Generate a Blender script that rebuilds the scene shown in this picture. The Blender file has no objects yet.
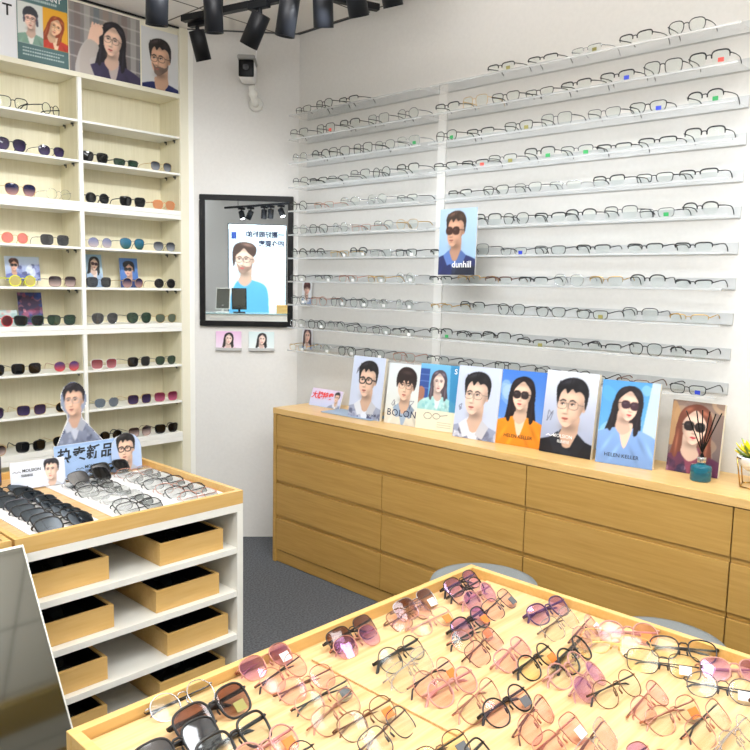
import bpy, bmesh, math, random
import numpy as np
from mathutils import Vector, Matrix

R = math.radians
C = bpy.context.scene.collection
S = bpy.context.scene

# ------------------------------------------------------------------ camera
cam_d = bpy.data.cameras.new('camera')
cam = bpy.data.objects.new('camera', cam_d)
C.objects.link(cam)
cr = Vector((0.68994294, -0.72357465, 0.02045637))
cu = Vector((0.07001578, 0.0948356, 0.99302769))
cf = Vector((0.72046966, 0.68370018, -0.1160928))
M4 = Matrix(((cr.x, cu.x, -cf.x, 0), (cr.y, cu.y, -cf.y, 0), (cr.z, cu.z, -cf.z, 1.55), (0, 0, 0, 1)))
cam.matrix_world = M4
cam_d.sensor_width = 36
cam_d.lens = 36 * 770 / 750
cam_d.clip_start = 0.02
S.camera = cam

# ------------------------------------------------------------------ world, lights, exposure
w = bpy.data.worlds.new('world'); S.world = w; w.use_nodes = True
w.node_tree.nodes['Background'].inputs[0].default_value = (0.9, 0.95, 1, 1)
w.node_tree.nodes['Background'].inputs[1].default_value = 0.3
S.view_settings.view_transform = 'Standard'
S.view_settings.look = 'None'
S.view_settings.gamma = 1
S.view_settings.use_curve_mapping = False
S.view_settings.exposure = 0.07
S.cycles.transparent_max_bounces = 40
S.cycles.max_bounces = 8
S.cycles.caustics_reflective = False
S.cycles.caustics_refractive = False
S.cycles.sample_clamp_indirect = 4.0


def area(name, loc, size, power, color=(1, 0.97, 0.93), rot=(0, 0, 0), size_y=None):
    l = bpy.data.lights.new(name, 'AREA'); l.energy = power; l.color = color
    l.shape = 'RECTANGLE'; l.size = size; l.size_y = size_y or size
    o = bpy.data.objects.new(name, l); o.location = loc; o.rotation_euler = rot
    C.objects.link(o); return o


def spot(name, loc, target, power, angle=100, blend=0.6, color=(1, 1, 1), radius=0.03):
    l = bpy.data.lights.new(name, 'SPOT'); l.energy = power; l.color = color
    l.spot_size = R(angle); l.spot_blend = blend; l.shadow_soft_size = radius
    o = bpy.data.objects.new(name, l); o.location = loc
    o.rotation_euler = (Vector(target) - Vector(loc)).to_track_quat('-Z', 'Y').to_euler()
    C.objects.link(o); return o


def bulb(name, loc, power, color=(1, 0.97, 0.93), radius=0.12):
    l = bpy.data.lights.new(name, 'POINT'); l.energy = power; l.color = color; l.shadow_soft_size = radius
    o = bpy.data.objects.new(name, l); o.location = loc; C.objects.link(o); return o


for i, (x, y) in enumerate([(0.9, 0.3), (-1.0, 0.2), (0.6, -2.7), (-2.2, 1.3), (2.4, -0.2)]):
    area('overhead_fill', (x, y, 2.94), 0.6, 20, (0.93, 0.97, 1.0))  # unseen area lamps added under the ceiling for general brightness
for x, y in ((1.1, -0.6), (-2.6, 0.8)):
    bulb('ceiling_fill_bulb', (x, y, 2.6), 24, (0.86, 0.93, 1.0), 0.35)  # added bulbs without fixtures, lifting the ceiling and the room
area('upward_fill', (1.75, 2.35, 2.6), 0.5, 14, (0.97, 0.97, 1), (R(180), 0, 0))  # this and the next three: added upward lamps that brighten the ceiling
area('upward_fill', (1.15, 1.6, 2.5), 0.8, 50, (1, 0.97, 0.94), (R(180), 0, 0))
area('upward_fill', (0.35, 0.5, 2.25), 1.3, 50, (1, 0.98, 0.95), (R(180), 0, 0))
area('upward_fill', (-1.6, -0.6, 2.25), 1.3, 30, (0.95, 0.98, 1), (R(180), 0, 0))
# spots of the rail facing the glasses rack, and of the rail facing the cabinet
for y in (3.2, 2.75, 2.3, 1.85, 1.4, 0.95, 0.4):
    spot('rack_rail_and_fill_spot', (2.18, y, 2.66), (3.0, y, 0.85), 11, 96, 0.55, (0.84, 0.92, 1.0), 0.06)
for y in (0.5, 1.25, 2.0, 2.7):  # added spots away from the rail, brightening the lower rack
    spot('rack_rail_and_fill_spot', (1.3, y, 2.75), (3.0, y, 1.25), 23, 58, 0.6, (0.82, 0.91, 1.0), 0.08)
for x in (1.1, 1.7, 2.25):
    spot('cabinet_spot_light', (x, 2.45, 2.66), (x + 0.05, 3.95, 1.6), 36, 100, 0.8, (0.93, 0.96, 1.0), 0.05)
spot('corner_spot_light', (2.2, 3.0, 2.66), (2.78, 3.72, 1.0), 1.5, 95, 0.8, (0.88, 0.94, 1), 0.04)
spot('table_spot_light', (1.5, 0.6, 2.85), (1.1, 0.6, 0.9), 3, 75, 0.8, (1, 0.97, 0.97), 0.08)
spot('table_spot_light', (1.3, 1.6, 2.85), (1.1, 2.2, 0.9), 4, 60, 0.8, (1, 0.98, 0.97), 0.06)

# ------------------------------------------------------------------ helpers


def lin(c):
    if isinstance(c, str):
        c = c.lstrip('#'); c = [int(c[i:i + 2], 16) / 255 for i in (0, 2, 4)]
    return tuple((v / 12.92 if v <= 0.04045 else ((v + 0.055) / 1.055) ** 2.4) for v in c)


def mat(name, col, rough=0.5, metal=0.0, spec=0.5, noise=None, bump=None, coat=0.0):
    m = bpy.data.materials.new(name); m.use_nodes = True
    nt = m.node_tree; b = nt.nodes['Principled BSDF']
    c = lin(col)
    b.inputs['Base Color'].default_value = (*c, 1)
    b.inputs['Roughness'].default_value = rough
    b.inputs['Metallic'].default_value = metal
    b.inputs['Specular IOR Level'].default_value = spec
    b.inputs['Coat Weight'].default_value = coat
    if noise or bump:
        tc = nt.nodes.new('ShaderNodeTexCoord')
        nz = nt.nodes.new('ShaderNodeTexNoise')
        sc = (noise or bump)[0]
        nz.inputs['Scale'].default_value = sc
        nz.inputs['Detail'].default_value = 5
        nt.links.new(tc.outputs['Object'], nz.inputs['Vector'])
        if noise:
            rp = nt.nodes.new('ShaderNodeValToRGB')
            k = noise[1]
            rp.color_ramp.elements[0].color = (*[v * (1 - k) for v in c], 1)
            rp.color_ramp.elements[1].color = (*[min(1, v * (1 + k)) for v in c], 1)
            rp.color_ramp.elements[0].position = 0.3; rp.color_ramp.elements[1].position = 0.7
            nt.links.new(nz.outputs['Fac'], rp.inputs['Fac'])
            nt.links.new(rp.outputs['Color'], b.inputs['Base Color'])
        if bump:
            bp = nt.nodes.new('ShaderNodeBump'); bp.inputs['Strength'].default_value = bump[1]
            bp.inputs['Distance'].default_value = 0.002
            nt.links.new(nz.outputs['Fac'], bp.inputs['Height'])
            nt.links.new(bp.outputs['Normal'], b.inputs['Normal'])
    return m


def wood(name, c1, c2, axis='Y', scale=1.0, rough=0.42, streak=26):
    """oak-like grain whose lines run along AXIS"""
    m = bpy.data.materials.new(name); m.use_nodes = True
    nt = m.node_tree; b = nt.nodes['Principled BSDF']
    tc = nt.nodes.new('ShaderNodeTexCoord'); mp = nt.nodes.new('ShaderNodeMapping')
    s = [streak * scale] * 3
    s['XYZ'.index(axis)] = 1.6 * scale
    mp.inputs['Scale'].default_value = s
    nz = nt.nodes.new('ShaderNodeTexNoise'); nz.inputs['Scale'].default_value = 1.0
    nz.inputs['Detail'].default_value = 6; nz.inputs['Roughness'].default_value = 0.65
    nz.inputs['Distortion'].default_value = 0.6
    n2 = nt.nodes.new('ShaderNodeTexNoise'); n2.inputs['Scale'].default_value = 9
    n2.inputs['Detail'].default_value = 4
    mp2 = nt.nodes.new('ShaderNodeMapping'); s2 = [14.0] * 3; s2['XYZ'.index(axis)] = 0.7
    mp2.inputs['Scale'].default_value = s2
    nt.links.new(tc.outputs['Object'], mp.inputs['Vector'])
    nt.links.new(tc.outputs['Object'], mp2.inputs['Vector'])
    nt.links.new(mp.outputs['Vector'], nz.inputs['Vector'])
    nt.links.new(mp2.outputs['Vector'], n2.inputs['Vector'])
    mx = nt.nodes.new('ShaderNodeMath'); mx.operation = 'MULTIPLY_ADD'
    mx.inputs[1].default_value = 0.6
    m3 = nt.nodes.new('ShaderNodeMath'); m3.operation = 'MULTIPLY'; m3.inputs[1].default_value = 0.4
    nt.links.new(n2.outputs['Fac'], m3.inputs[0])
    nt.links.new(nz.outputs['Fac'], mx.inputs[0]); nt.links.new(m3.outputs[0], mx.inputs[2])
    rp = nt.nodes.new('ShaderNodeValToRGB')
    rp.color_ramp.elements[0].color = (*lin(c1), 1); rp.color_ramp.elements[0].position = 0.36
    rp.color_ramp.elements[1].color = (*lin(c2), 1); rp.color_ramp.elements[1].position = 0.64
    nt.links.new(mx.outputs[0], rp.inputs['Fac'])
    nt.links.new(rp.outputs['Color'], b.inputs['Base Color'])
    b.inputs['Roughness'].default_value = rough
    return m


def lensmat(name, tint, gloss=0.06, rough=0.07, grad=None, glosscol=(1, 1, 1), opac=0.0, opcol=None):
    """thin lens: tinted transparency plus a sharp reflection; grad=(low colour) fades towards the lens foot"""
    m = bpy.data.materials.new(name); m.use_nodes = True
    nt = m.node_tree; nt.nodes.clear()
    out = nt.nodes.new('ShaderNodeOutputMaterial')
    tr = nt.nodes.new('ShaderNodeBsdfTransparent'); gl = nt.nodes.new('ShaderNodeBsdfGlossy')
    gl.inputs['Roughness'].default_value = rough; gl.inputs['Color'].default_value = (*glosscol, 1)
    lw = nt.nodes.new('ShaderNodeLayerWeight'); lw.inputs['Blend'].default_value = 0.5
    fr = nt.nodes.new('ShaderNodeMath'); fr.operation = 'POWER'; fr.inputs[1].default_value = 5.0
    nt.links.new(lw.outputs['Facing'], fr.inputs[0])
    ad = nt.nodes.new('ShaderNodeMath'); ad.operation = 'ADD'; ad.inputs[1].default_value = gloss
    ad.use_clamp = True
    nt.links.new(fr.outputs[0], ad.inputs[0])
    mx = nt.nodes.new('ShaderNodeMixShader')
    nt.links.new(ad.outputs[0], mx.inputs[0])
    t = lin(tint)
    tr.inputs['Color'].default_value = (*t, 1)
    base = tr
    if grad:
        tc = nt.nodes.new('ShaderNodeTexCoord'); sp = nt.nodes.new('ShaderNodeSeparateXYZ')
        mr = nt.nodes.new('ShaderNodeMapRange'); mr.inputs['From Min'].default_value = 0.004
        mr.inputs['From Max'].default_value = 0.036
        rp = nt.nodes.new('ShaderNodeValToRGB')
        rp.color_ramp.elements[0].color = (*lin(grad), 1); rp.color_ramp.elements[1].color = (*t, 1)
        nt.links.new(tc.outputs['Object'], sp.inputs[0]); nt.links.new(sp.outputs['Z'], mr.inputs['Value'])
        nt.links.new(mr.outputs[0], rp.inputs['Fac']); nt.links.new(rp.outputs[0], tr.inputs['Color'])
    if opac:
        df = nt.nodes.new('ShaderNodeBsdfDiffuse'); df.inputs['Color'].default_value = (*lin(opcol or tint), 1)
        m2 = nt.nodes.new('ShaderNodeMixShader'); m2.inputs[0].default_value = opac
        if grad:
            nt.links.new(rp.outputs[0], df.inputs['Color'])
        nt.links.new(tr.outputs[0], m2.inputs[1]); nt.links.new(df.outputs[0], m2.inputs[2])
        base = m2
    nt.links.new(base.outputs[0], mx.inputs[1]); nt.links.new(gl.outputs[0], mx.inputs[2])
    nt.links.new(mx.outputs[0], out.inputs['Surface'])
    return m


def tag(o, label=None, cat=None, group=None, kind=None):
    if label: o['label'] = label
    if cat: o['category'] = cat
    if group: o['group'] = group
    if kind: o['kind'] = kind
    return o


def thing(name, label, cat, loc=(0, 0, 0), rot=(0, 0, 0), group=None, mtx=None):
    o = bpy.data.objects.new(name, None); C.objects.link(o)
    o.empty_display_size = 0.02
    if mtx is not None:
        o.matrix_world = mtx
    else:
        o.location = loc; o.rotation_euler = rot
    return tag(o, label, cat, group)


def link(name, me, m, parent=None, loc=(0, 0, 0), rot=(0, 0, 0)):
    o = bpy.data.objects.new(name, me); C.objects.link(o)
    if m is not None and not me.materials:
        for x in (m if isinstance(m, (list, tuple)) else [m]):
            me.materials.append(x)
    o.location = loc; o.rotation_euler = rot
    if parent: o.parent = parent
    return o


def mesh_of(bm, name='m', smooth=False):
    me = bpy.data.meshes.new(name)
    bmesh.ops.recalc_face_normals(bm, faces=bm.faces)
    bm.to_mesh(me); bm.free()
    if smooth:
        me.polygons.foreach_set('use_smooth', [True] * len(me.polygons))
    return me


def obj(name, bm, m, parent=None, smooth=False, loc=(0, 0, 0), rot=(0, 0, 0), kind=None):
    o = link(name, mesh_of(bm, name, smooth), m, parent, loc, rot)
    if kind: o['kind'] = kind
    return o


def box(bm, x0, x1, y0, y1, z0, z1, bev=0.0, mi=0):
    vs = [bm.verts.new((x, y, z)) for x in (x0, x1) for y in (y0, y1) for z in (z0, z1)]
    q = [(0, 1, 3, 2), (4, 6, 7, 5), (0, 4, 5, 1), (2, 3, 7, 6), (0, 2, 6, 4), (1, 5, 7, 3)]
    fs = [bm.faces.new([vs[i] for i in f]) for f in q]
    for f in fs: f.material_index = mi
    if bev:
        es = list({e for f in fs for e in f.edges})
        bmesh.ops.bevel(bm, geom=es, offset=bev, segments=2, profile=0.5, affect='EDGES')
    return bm


def B(x0, x1, y0, y1, z0, z1, bev=0.0):
    return box(bmesh.new(), x0, x1, y0, y1, z0, z1, bev)


def prism(bm, pts, z0, z1):
    """vertical prism on a ground outline"""
    a = [bm.verts.new((x, y, z0)) for x, y in pts]; b = [bm.verts.new((x, y, z1)) for x, y in pts]
    bm.faces.new(a); bm.faces.new(b[::-1]); n = len(pts)
    for i in range(n): bm.faces.new((a[i], a[(i + 1) % n], b[(i + 1) % n], b[i]))
    return bm


def tube(bm, pts, r, closed=False, seg=6, flat=1.0, up=(0, 1, 0)):
    """tube through pts; r number or list; flat scales the section along UP"""
    pts = [Vector(p) for p in pts]; n = len(pts); rings = []
    up = Vector(up)
    for i, p in enumerate(pts):
        a = pts[(i - 1) % n] if (closed or i > 0) else p
        b = pts[(i + 1) % n] if (closed or i < n - 1) else p
        t = (b - a).normalized()
        s = t.cross(up)
        if s.length < 1e-4: s = t.cross(Vector((1, 0, 0.01)))
        s.normalize(); v = s.cross(t).normalized()
        rr = r[i] if isinstance(r, (list, tuple)) else r
        rings.append([bm.verts.new(p + s * math.cos(2 * math.pi * k / seg) * rr + v * math.sin(2 * math.pi * k / seg) * rr * flat) for k in range(seg)])
    m = n if closed else n - 1
    for i in range(m):
        A, D = rings[i], rings[(i + 1) % n]
        for k in range(seg):
            bm.faces.new((A[k], A[(k + 1) % seg], D[(k + 1) % seg], D[k]))
    if not closed:
        bm.faces.new(rings[0][::-1]); bm.faces.new(rings[-1])
    return bm


def lathe(bm, prof, seg=32, cx=0, cy=0, cap=True):
    rings = []
    for r, z in prof:
        rings.append([bm.verts.new((cx + r * math.cos(2 * math.pi * k / seg), cy + r * math.sin(2 * math.pi * k / seg), z)) for k in range(seg)])
    for i in range(len(rings) - 1):
        for k in range(seg):
            bm.faces.new((rings[i][k], rings[i][(k + 1) % seg], rings[i + 1][(k + 1) % seg], rings[i + 1][k]))
    if cap:
        bm.faces.new(rings[0][::-1]); bm.faces.new(rings[-1])
    return bm


ORD = ['first', 'second', 'third', 'fourth', 'fifth', 'sixth', 'seventh', 'eighth', 'ninth', 'tenth', 'eleventh', 'twelfth']

# ------------------------------------------------------------------ materials
M = {}
M['wall'] = mat('wallpaper_white', '#dcdad6', 0.85, noise=(60, 0.02), bump=(120, 0.25))
M['ceiling'] = mat('ceiling_board', '#eeebe6', 0.9)
M['white'] = mat('white_laminate', '#f0efe8', 0.35)
M['cream'] = mat('cream_laminate', '#e9e4cf', 0.4)
M['cablin'] = wood('pale_cream_wood', '#ddd5b6', '#e8e1c6', 'Z', 1.0, 0.45, 30)
M['oak_front'] = wood('oak_drawer_front', '#a98240', '#ba9350', 'Y', 1.2, 0.42, 30)
M['oak_top'] = wood('oak_counter_top', '#d2a866', '#e2bd80', 'Y', 1.0, 0.28, 26)
M['oak_dark'] = mat('oak_groove', '#6f4c1e', 0.6)
M['oak_tray'] = wood('oak_tray_rail', '#cda35c', '#d9b475', 'X', 1.0, 0.4, 24)
M['oak_traytop'] = wood('light_oak_board', '#c79c66', '#e6c595', 'X', 1.3, 0.35, 40)
M['oak_rim'] = wood('pale_oak_rim', '#e8cd98', '#f2dcae', 'Y', 1.2, 0.4, 22)
M['black_in'] = mat('black_lining', '#0c0b0c', 0.7)
M['carpet'] = mat('grey_carpet', '#57595d', 0.95, spec=0.1, noise=(110, 0.42), bump=(200, 0.6))
M['stool'] = mat('grey_felt', '#83898b', 0.9, spec=0.1, noise=(300, 0.15))
M['black'] = mat('black_plastic', '#0b0b0d', 0.4, spec=0.25)
M['blackmat'] = mat('black_powder_coat', '#0e1014', 0.45, spec=0.25)
M['paper'] = mat('white_paper', '#f4f4f4', 0.7)
M['board'] = mat('cream_foam_board', '#e9e2d0', 0.7)
def acrylic(name, tr_, df_, gloss, rough=0.1):
    m = bpy.data.materials.new(name); m.use_nodes = True; nt = m.node_tree; nt.nodes.clear()
    out = nt.nodes.new('ShaderNodeOutputMaterial'); a = nt.nodes.new('ShaderNodeBsdfTransparent'); d = nt.nodes.new('ShaderNodeBsdfTranslucent')
    g = nt.nodes.new('ShaderNodeBsdfGlossy'); e = nt.nodes.new('ShaderNodeBsdfDiffuse')
    for n_ in (d, e): n_.inputs['Color'].default_value = (0.92, 0.94, 0.95, 1)
    g.inputs['Roughness'].default_value = rough
    m0 = nt.nodes.new('ShaderNodeMixShader'); m0.inputs[0].default_value = 0.5
    nt.links.new(d.outputs[0], m0.inputs[1]); nt.links.new(e.outputs[0], m0.inputs[2])
    m1 = nt.nodes.new('ShaderNodeMixShader'); m1.inputs[0].default_value = df_
    nt.links.new(a.outputs[0], m1.inputs[1]); nt.links.new(m0.outputs[0], m1.inputs[2])
    m2 = nt.nodes.new('ShaderNodeMixShader'); m2.inputs[0].default_value = gloss
    nt.links.new(m1.outputs[0], m2.inputs[1]); nt.links.new(g.outputs[0], m2.inputs[2]); nt.links.new(m2.outputs[0], out.inputs['Surface'])
    return m


M['acryl'] = acrylic('clear_acrylic', 1, 0.10, 0.04)
M['edge'] = acrylic('polished_acrylic_edge', 1, 0.45, 0.08)
M['lip'] = mat('grey_frosted_strip', '#c2c4c4', 0.4, 0.1, noise=(14, 0.06))
M['upright'] = mat('white_rack_strip', '#e6e5e2', 0.7)
M['chrome'] = mat('chrome', '#d8d8d8', 0.15, 1.0)
M['gold'] = mat('gold_metal', '#c6a25a', 0.25, 1.0)
M['mirror'] = mat('mirror_glass', '#f0f6fb', 0.01, 1.0)
M['tinted_mirror'] = mat('tinted_mirror_glass', '#8c8e88', 0.05, 1.0)
M['dark_grey'] = mat('dark_grey_plastic', '#4a4a4c', 0.5)

# frame finishes
FC = {}
for n, c, rg, mt in (('black', '#0d0d0f', 0.3, 0), ('matte black', '#1a1a1c', 0.5, 0), ('gunmetal', '#4a4a50', 0.3, 0.9),
                     ('silver', '#b9bcc0', 0.25, 1), ('gold', '#c9a565', 0.28, 1), ('rose gold', '#c28a78', 0.28, 1),
                     ('brown', '#5b3726', 0.35, 0), ('bronze', '#7a5640', 0.3, 0.8), ('pink', '#bd8a80', 0.35, 0),
                     ('clear', '#d9dadb', 0.2, 0), ('green', '#24483c', 0.35, 0), ('yellow', '#e6ec1a', 0.4, 0),
                     ('red', '#c2202c', 0.35, 0), ('purple', '#4a3156', 0.35, 0), ('orange', '#c98856', 0.35, 0), ('navy', '#232a4a', 0.35, 0),
                     ('white', '#ecebe8', 0.4, 0), ('grey', '#7c7d80', 0.35, 0)):
    FC[n] = mat(n.replace(' ', '_') + '_frame', c, rg, mt)
LM = {
    'clear': lensmat('clear_lens', '#fafcfb', 0.012, 0.12),
    'clearpink': lensmat('blush_lens', '#fdf3f5', 0.02, 0.14, glosscol=(1, 0.72, 0.88)),
    'clearyellow': lensmat('pale_yellow_lens', '#fdfaec', 0.012, 0.14),
    'violet': lensmat('violet_gradient_lens', '#dfcbe6', 0.05, grad='#fdf4fc', glosscol=(0.9, 0.6, 1)),
    'brown': lensmat('brown_gradient_lens', '#b59a92', 0.03, grad='#fbf3ef'),
    'grey': lensmat('grey_lens', '#77787c', 0.06, opac=0.15),
    'smoke': lensmat('smoke_clear_lens', '#e9ebeb', 0.06, opac=0.04, opcol='#b9bbbb'),
    'black': lensmat('black_lens', '#17171a', 0.05, opac=0.75, opcol='#0b0b0d'),
    'blackblue': lensmat('blue_black_lens', '#1a222e', 0.10, opac=0.7, opcol='#10151c', glosscol=(0.75, 0.88, 1)),
    'bluegrad': lensmat('navy_gradient_lens', '#1f2550', 0.05, grad='#c59a94', opac=0.6),
    'purple': lensmat('dark_purple_lens', '#2b2140', 0.05, grad='#4c3e66', opac=0.7),
    'pink': lensmat('pink_lens', '#e89a8e', 0.05, opac=0.5),
    'rose': lensmat('rose_lens', '#8d4048', 0.05, grad='#c9868c', opac=0.55),
    'redgrad': lensmat('red_violet_lens', '#5a3f7a', 0.05, grad='#e0605c', opac=0.65),
    'magenta': lensmat('magenta_lens', '#7a2446', 0.06, grad='#c8688a', opac=0.6),
    'lilac': lensmat('lilac_lens', '#9aa0c4', 0.05, grad='#d8cccb', opac=0.5),
    'greenblue': lensmat('blue_green_mirror_lens', '#1c6a8c', 0.08, grad='#124e3e', opac=0.8),
    'greygrad': lensmat('grey_gradient_lens', '#3f434b', 0.05, grad='#a9adb4', opac=0.6),
    'browngrad': lensmat('brown_black_lens', '#3a2f33', 0.05, grad='#d6bfb8', opac=0.6),
    'orange': lensmat('orange_lens', '#d99b6c', 0.05, opac=0.6),
    'green': lensmat('dark_green_lens', '#26402f', 0.06, opac=0.7),
    'olive': lensmat('olive_lens', '#5f6a58', 0.06, opac=0.6),
    'bluegrey': lensmat('blue_grey_lens', '#7a8794', 0.06, opac=0.5),
    'yellow': lensmat('yellow_lens', '#efe49a', 0.05, opac=0.35),
    'rednavy': lensmat('dark_red_lens', '#5d1b22', 0.05, opac=0.65),
}
FC['clear'] = lensmat('clear_frame', '#e9e5e3', 0.06, 0.12, opac=0.35, opcol='#bdb6b2')
TAGM = {'white': M['paper'], 'green': mat('green_sticker', '#2f9a55', 0.6), 'blue': mat('blue_sticker', '#2f45c0', 0.6),
        'red': mat('red_sticker', '#e2574c', 0.6), 'orange': mat('orange_sticker', '#f0762a', 0.6), 'olive': mat('olive_sticker', '#8f8a4c', 0.6),
        'grey': mat('grey_sticker', '#5a5c60', 0.6)}

# ------------------------------------------------------------------ glasses builder
SHAPE = {   # half width, half height, superellipse power, taper, outer corner lift, drop
    'round': (0.0235, 0.0225, 2.1, 0.0, 0.0), 'panto': (0.0245, 0.0215, 2.4, 0.10, 0.001), 'square': (0.0265, 0.0228, 3.2, 0.06, 0.0012),
    'wayfarer': (0.0265, 0.0220, 3.0, 0.12, 0.003), 'rect': (0.0265, 0.0155, 3.2, 0.08, 0.0015), 'cat': (0.0265, 0.020, 2.6, 0.14, 0.006),
    'aviator': (0.0275, 0.0255, 2.3, 0.16, 0.002), 'oversize': (0.0295, 0.0255, 2.8, 0.05, 0.001), 'slim': (0.026, 0.0135, 3.0, 0.10, 0.002),
    'browline': (0.0255, 0.018, 2.7, 0.14, 0.003),
}


def outline(shape, n=30):
    a, b, p, tp, lift = SHAPE[shape]
    o = []
    for i in range(n):
        t = 2 * math.pi * i / n
        c, s = math.cos(t), math.sin(t)
        x = a * math.copysign(abs(c) ** (2 / p), c); z = b * math.copysign(abs(s) ** (2 / p), s)
        x *= 1 + tp * z / b
        if z > 0 and x > 0: z += lift * (x / a) ** 2
        o.append((x, z))
    return o, a, b


_gcache = {}


def glasses_parts(shape, rim, r, tr, folded, pads):
    key = (shape, rim, r, tr, folded, pads)
    if key in _gcache: return _gcache[key]
    ol, a, b = outline(shape, 30 if r < 0.0022 else 26)
    br = 0.017
    cx = a + br / 2; z0 = b + 0.001
    wrap = lambda x: 1.6 * x * x
    bm = bmesh.new()
    for s in (1, -1):
        if rim == 'full':
            tube(bm, [(s * (cx + x), wrap(cx + x), z0 + z) for x, z in ol], r, True, 6)
        else:   # half rim: the brow bar only, a hair-thin thread beneath
            top = [(x, z) for x, z in ol if z > -b * 0.25]
            i0 = [i for i, (x, z) in enumerate(ol) if z > -b * 0.25]
            k = next((j for j in range(1, len(i0)) if i0[j] != i0[j - 1] + 1), None)
            if k: top = top[k:] + top[:k]
            tube(bm, [(s * (cx + x), wrap(cx + x), z0 + z) for x, z in top], [r * (1.5 if z > 0 else 0.9) for x, z in top], False, 6)
        hx = cx + a + 0.004; hz = z0 + b * 0.45
        tube(bm, [(s * (cx + a - 0.001), wrap(cx + a), hz), (s * hx, wrap(hx) + 0.001, hz), (s * (hx + 0.001), wrap(hx) + 0.007, hz)], r * 1.25, False, 6)
    zb = z0 + b * 0.35
    tube(bm, [(-(cx - a), wrap(cx - a), zb), (-br * 0.25, -0.001, zb + 0.0035), (br * 0.25, -0.001, zb + 0.0035), ((cx - a), wrap(cx - a), zb)], r * 1.1, False, 6)
    if pads:
        for s in (1, -1):
            tube(bm, [(s * (br * 0.5), 0.001, zb - 0.004), (s * br * 0.42, 0.006, zb - 0.007), (s * br * 0.38, 0.006, zb - 0.010), (s * br * 0.45, 0.006, zb - 0.017)], [0.0005, 0.0006, 0.0018, 0.0016], False, 5)
    front = mesh_of(bm, 'frame_front', True)
    lenses = []
    for s in (1, -1):
        bm = bmesh.new()
        for yo in (0.0, 0.0013):
            vs = [bm.verts.new((s * (cx + x * 0.985), wrap(cx + x) + yo, z0 + z * 0.985)) for x, z in ol]
            ce = bm.verts.new((s * cx, wrap(cx) + yo - 0.0016, z0))
            for i in range(len(vs)): bm.faces.new((vs[i], vs[(i + 1) % len(vs)], ce))
        lenses.append(mesh_of(bm, 'lens', True))
    temples = []
    hy = wrap(hx) + 0.007; hx2 = hx + 0.001
    for s in (1, -1):
        bm = bmesh.new()
        if not folded:
            p = [(s * hx2, hy, hz), (s * (hx2 + 0.001), 0.045, hz + 0.001), (s * hx2, 0.075, hz + 0.0005), (s * (hx2 - 0.001), 0.093, hz - 0.002),
                 (s * (hx2 - 0.002), 0.108, hz - 0.012), (s * (hx2 - 0.003), 0.118, hz - 0.028)]
            rr = [tr * 1.1, tr, tr, tr * 1.15, tr * 1.35, tr * 1.2]
            tube(bm, p, rr, False, 6, 0.7, (1, 0, 0))
        else:
            yo = hy + (0.002 if s > 0 else 0.008)
            p = [(s * hx2, hy, hz), (s * (hx2 - 0.006), yo, hz), (s * (hx2 - 0.04), yo + 0.002, hz), (s * (hx2 - 0.085), yo + 0.003, hz - 0.001), (s * (hx2 - 0.108), yo + 0.003, hz - 0.006),
                 (s * (hx2 - 0.124), yo + 0.003, hz - 0.020), (s * (hx2 - 0.130), yo + 0.002, hz - 0.033)]
            rr = [tr * 1.1, tr * 1.1, tr, tr, tr * 1.25, tr * 1.5, tr * 1.3]
            tube(bm, p, rr, False, 6, 0.6, (0, 1, 0))
        temples.append(mesh_of(bm, 'temple', True))
    bm = bmesh.new()     # little paper tag stuck on one lens
    tx = cx + a * 0.1; tz = z0 - b * 0.35
    box(bm, tx - 0.009, tx + 0.009, wrap(cx) - 0.004, wrap(cx) - 0.003, tz - 0.0065, tz + 0.0065)
    tg = mesh_of(bm, 'price_tag')
    bm = bmesh.new()
    box(bm, cx - 0.010, cx + 0.010, -0.0045, -0.0035, 0.006, 0.022)
    tg2 = mesh_of(bm, 'price_tag')
    _gcache[key] = (front, lenses, temples, tg, tg2, 2 * hx2)
    return _gcache[key]


_mm = {}


def with_mat(me, m):
    k = (me.name, m.name)
    if k not in _mm:
        c = me if not me.materials else me.copy()
        if me.materials: c.materials.clear()
        c.materials.append(m); _mm[k] = c
        if c is me:
            _mm[(me.name, m.name)] = c
    return _mm[k]


_src = {}


def glasses(label, loc, rotz=0.0, tilt=0.0, shape='panto', rim='full', r=0.0013, fc='black', lens='clear', tr=0.0016, folded=False,
            pads=False, tagc=None, big=False, group=None, tc=None, roll=0.0, sc=1.0):
    front, lenses, temples, tg, tg2, wd = glasses_parts(shape, rim, r, tr, folded, pads)
    sun = lens not in ('clear', 'clearpink', 'clearyellow', 'smoke')
    t = thing('sunglasses' if sun else 'eyeglasses', label, 'sunglasses' if sun else 'glasses', group=group)
    t.matrix_world = Matrix.Translation(loc) @ Matrix.Rotation(rotz, 4, 'Z') @ Matrix.Rotation(tilt, 4, 'X') @ Matrix.Rotation(roll, 4, 'Y') @ Matrix.Scale(sc, 4)

    def add(nm, me, m):
        k = (me.name, m.name)
        if k not in _src:
            c = me.copy(); c.materials.append(m); _src[k] = c
        o = bpy.data.objects.new(nm, _src[k]); C.objects.link(o); o.parent = t
    add('frame_front', front, FC[fc])
    for l in lenses: add('lens', l, LM[lens])
    for l in temples: add('temple', l, FC[tc or fc])
    if tagc: add('price_tag', tg2 if big else tg, TAGM[tagc])
    return t


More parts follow.
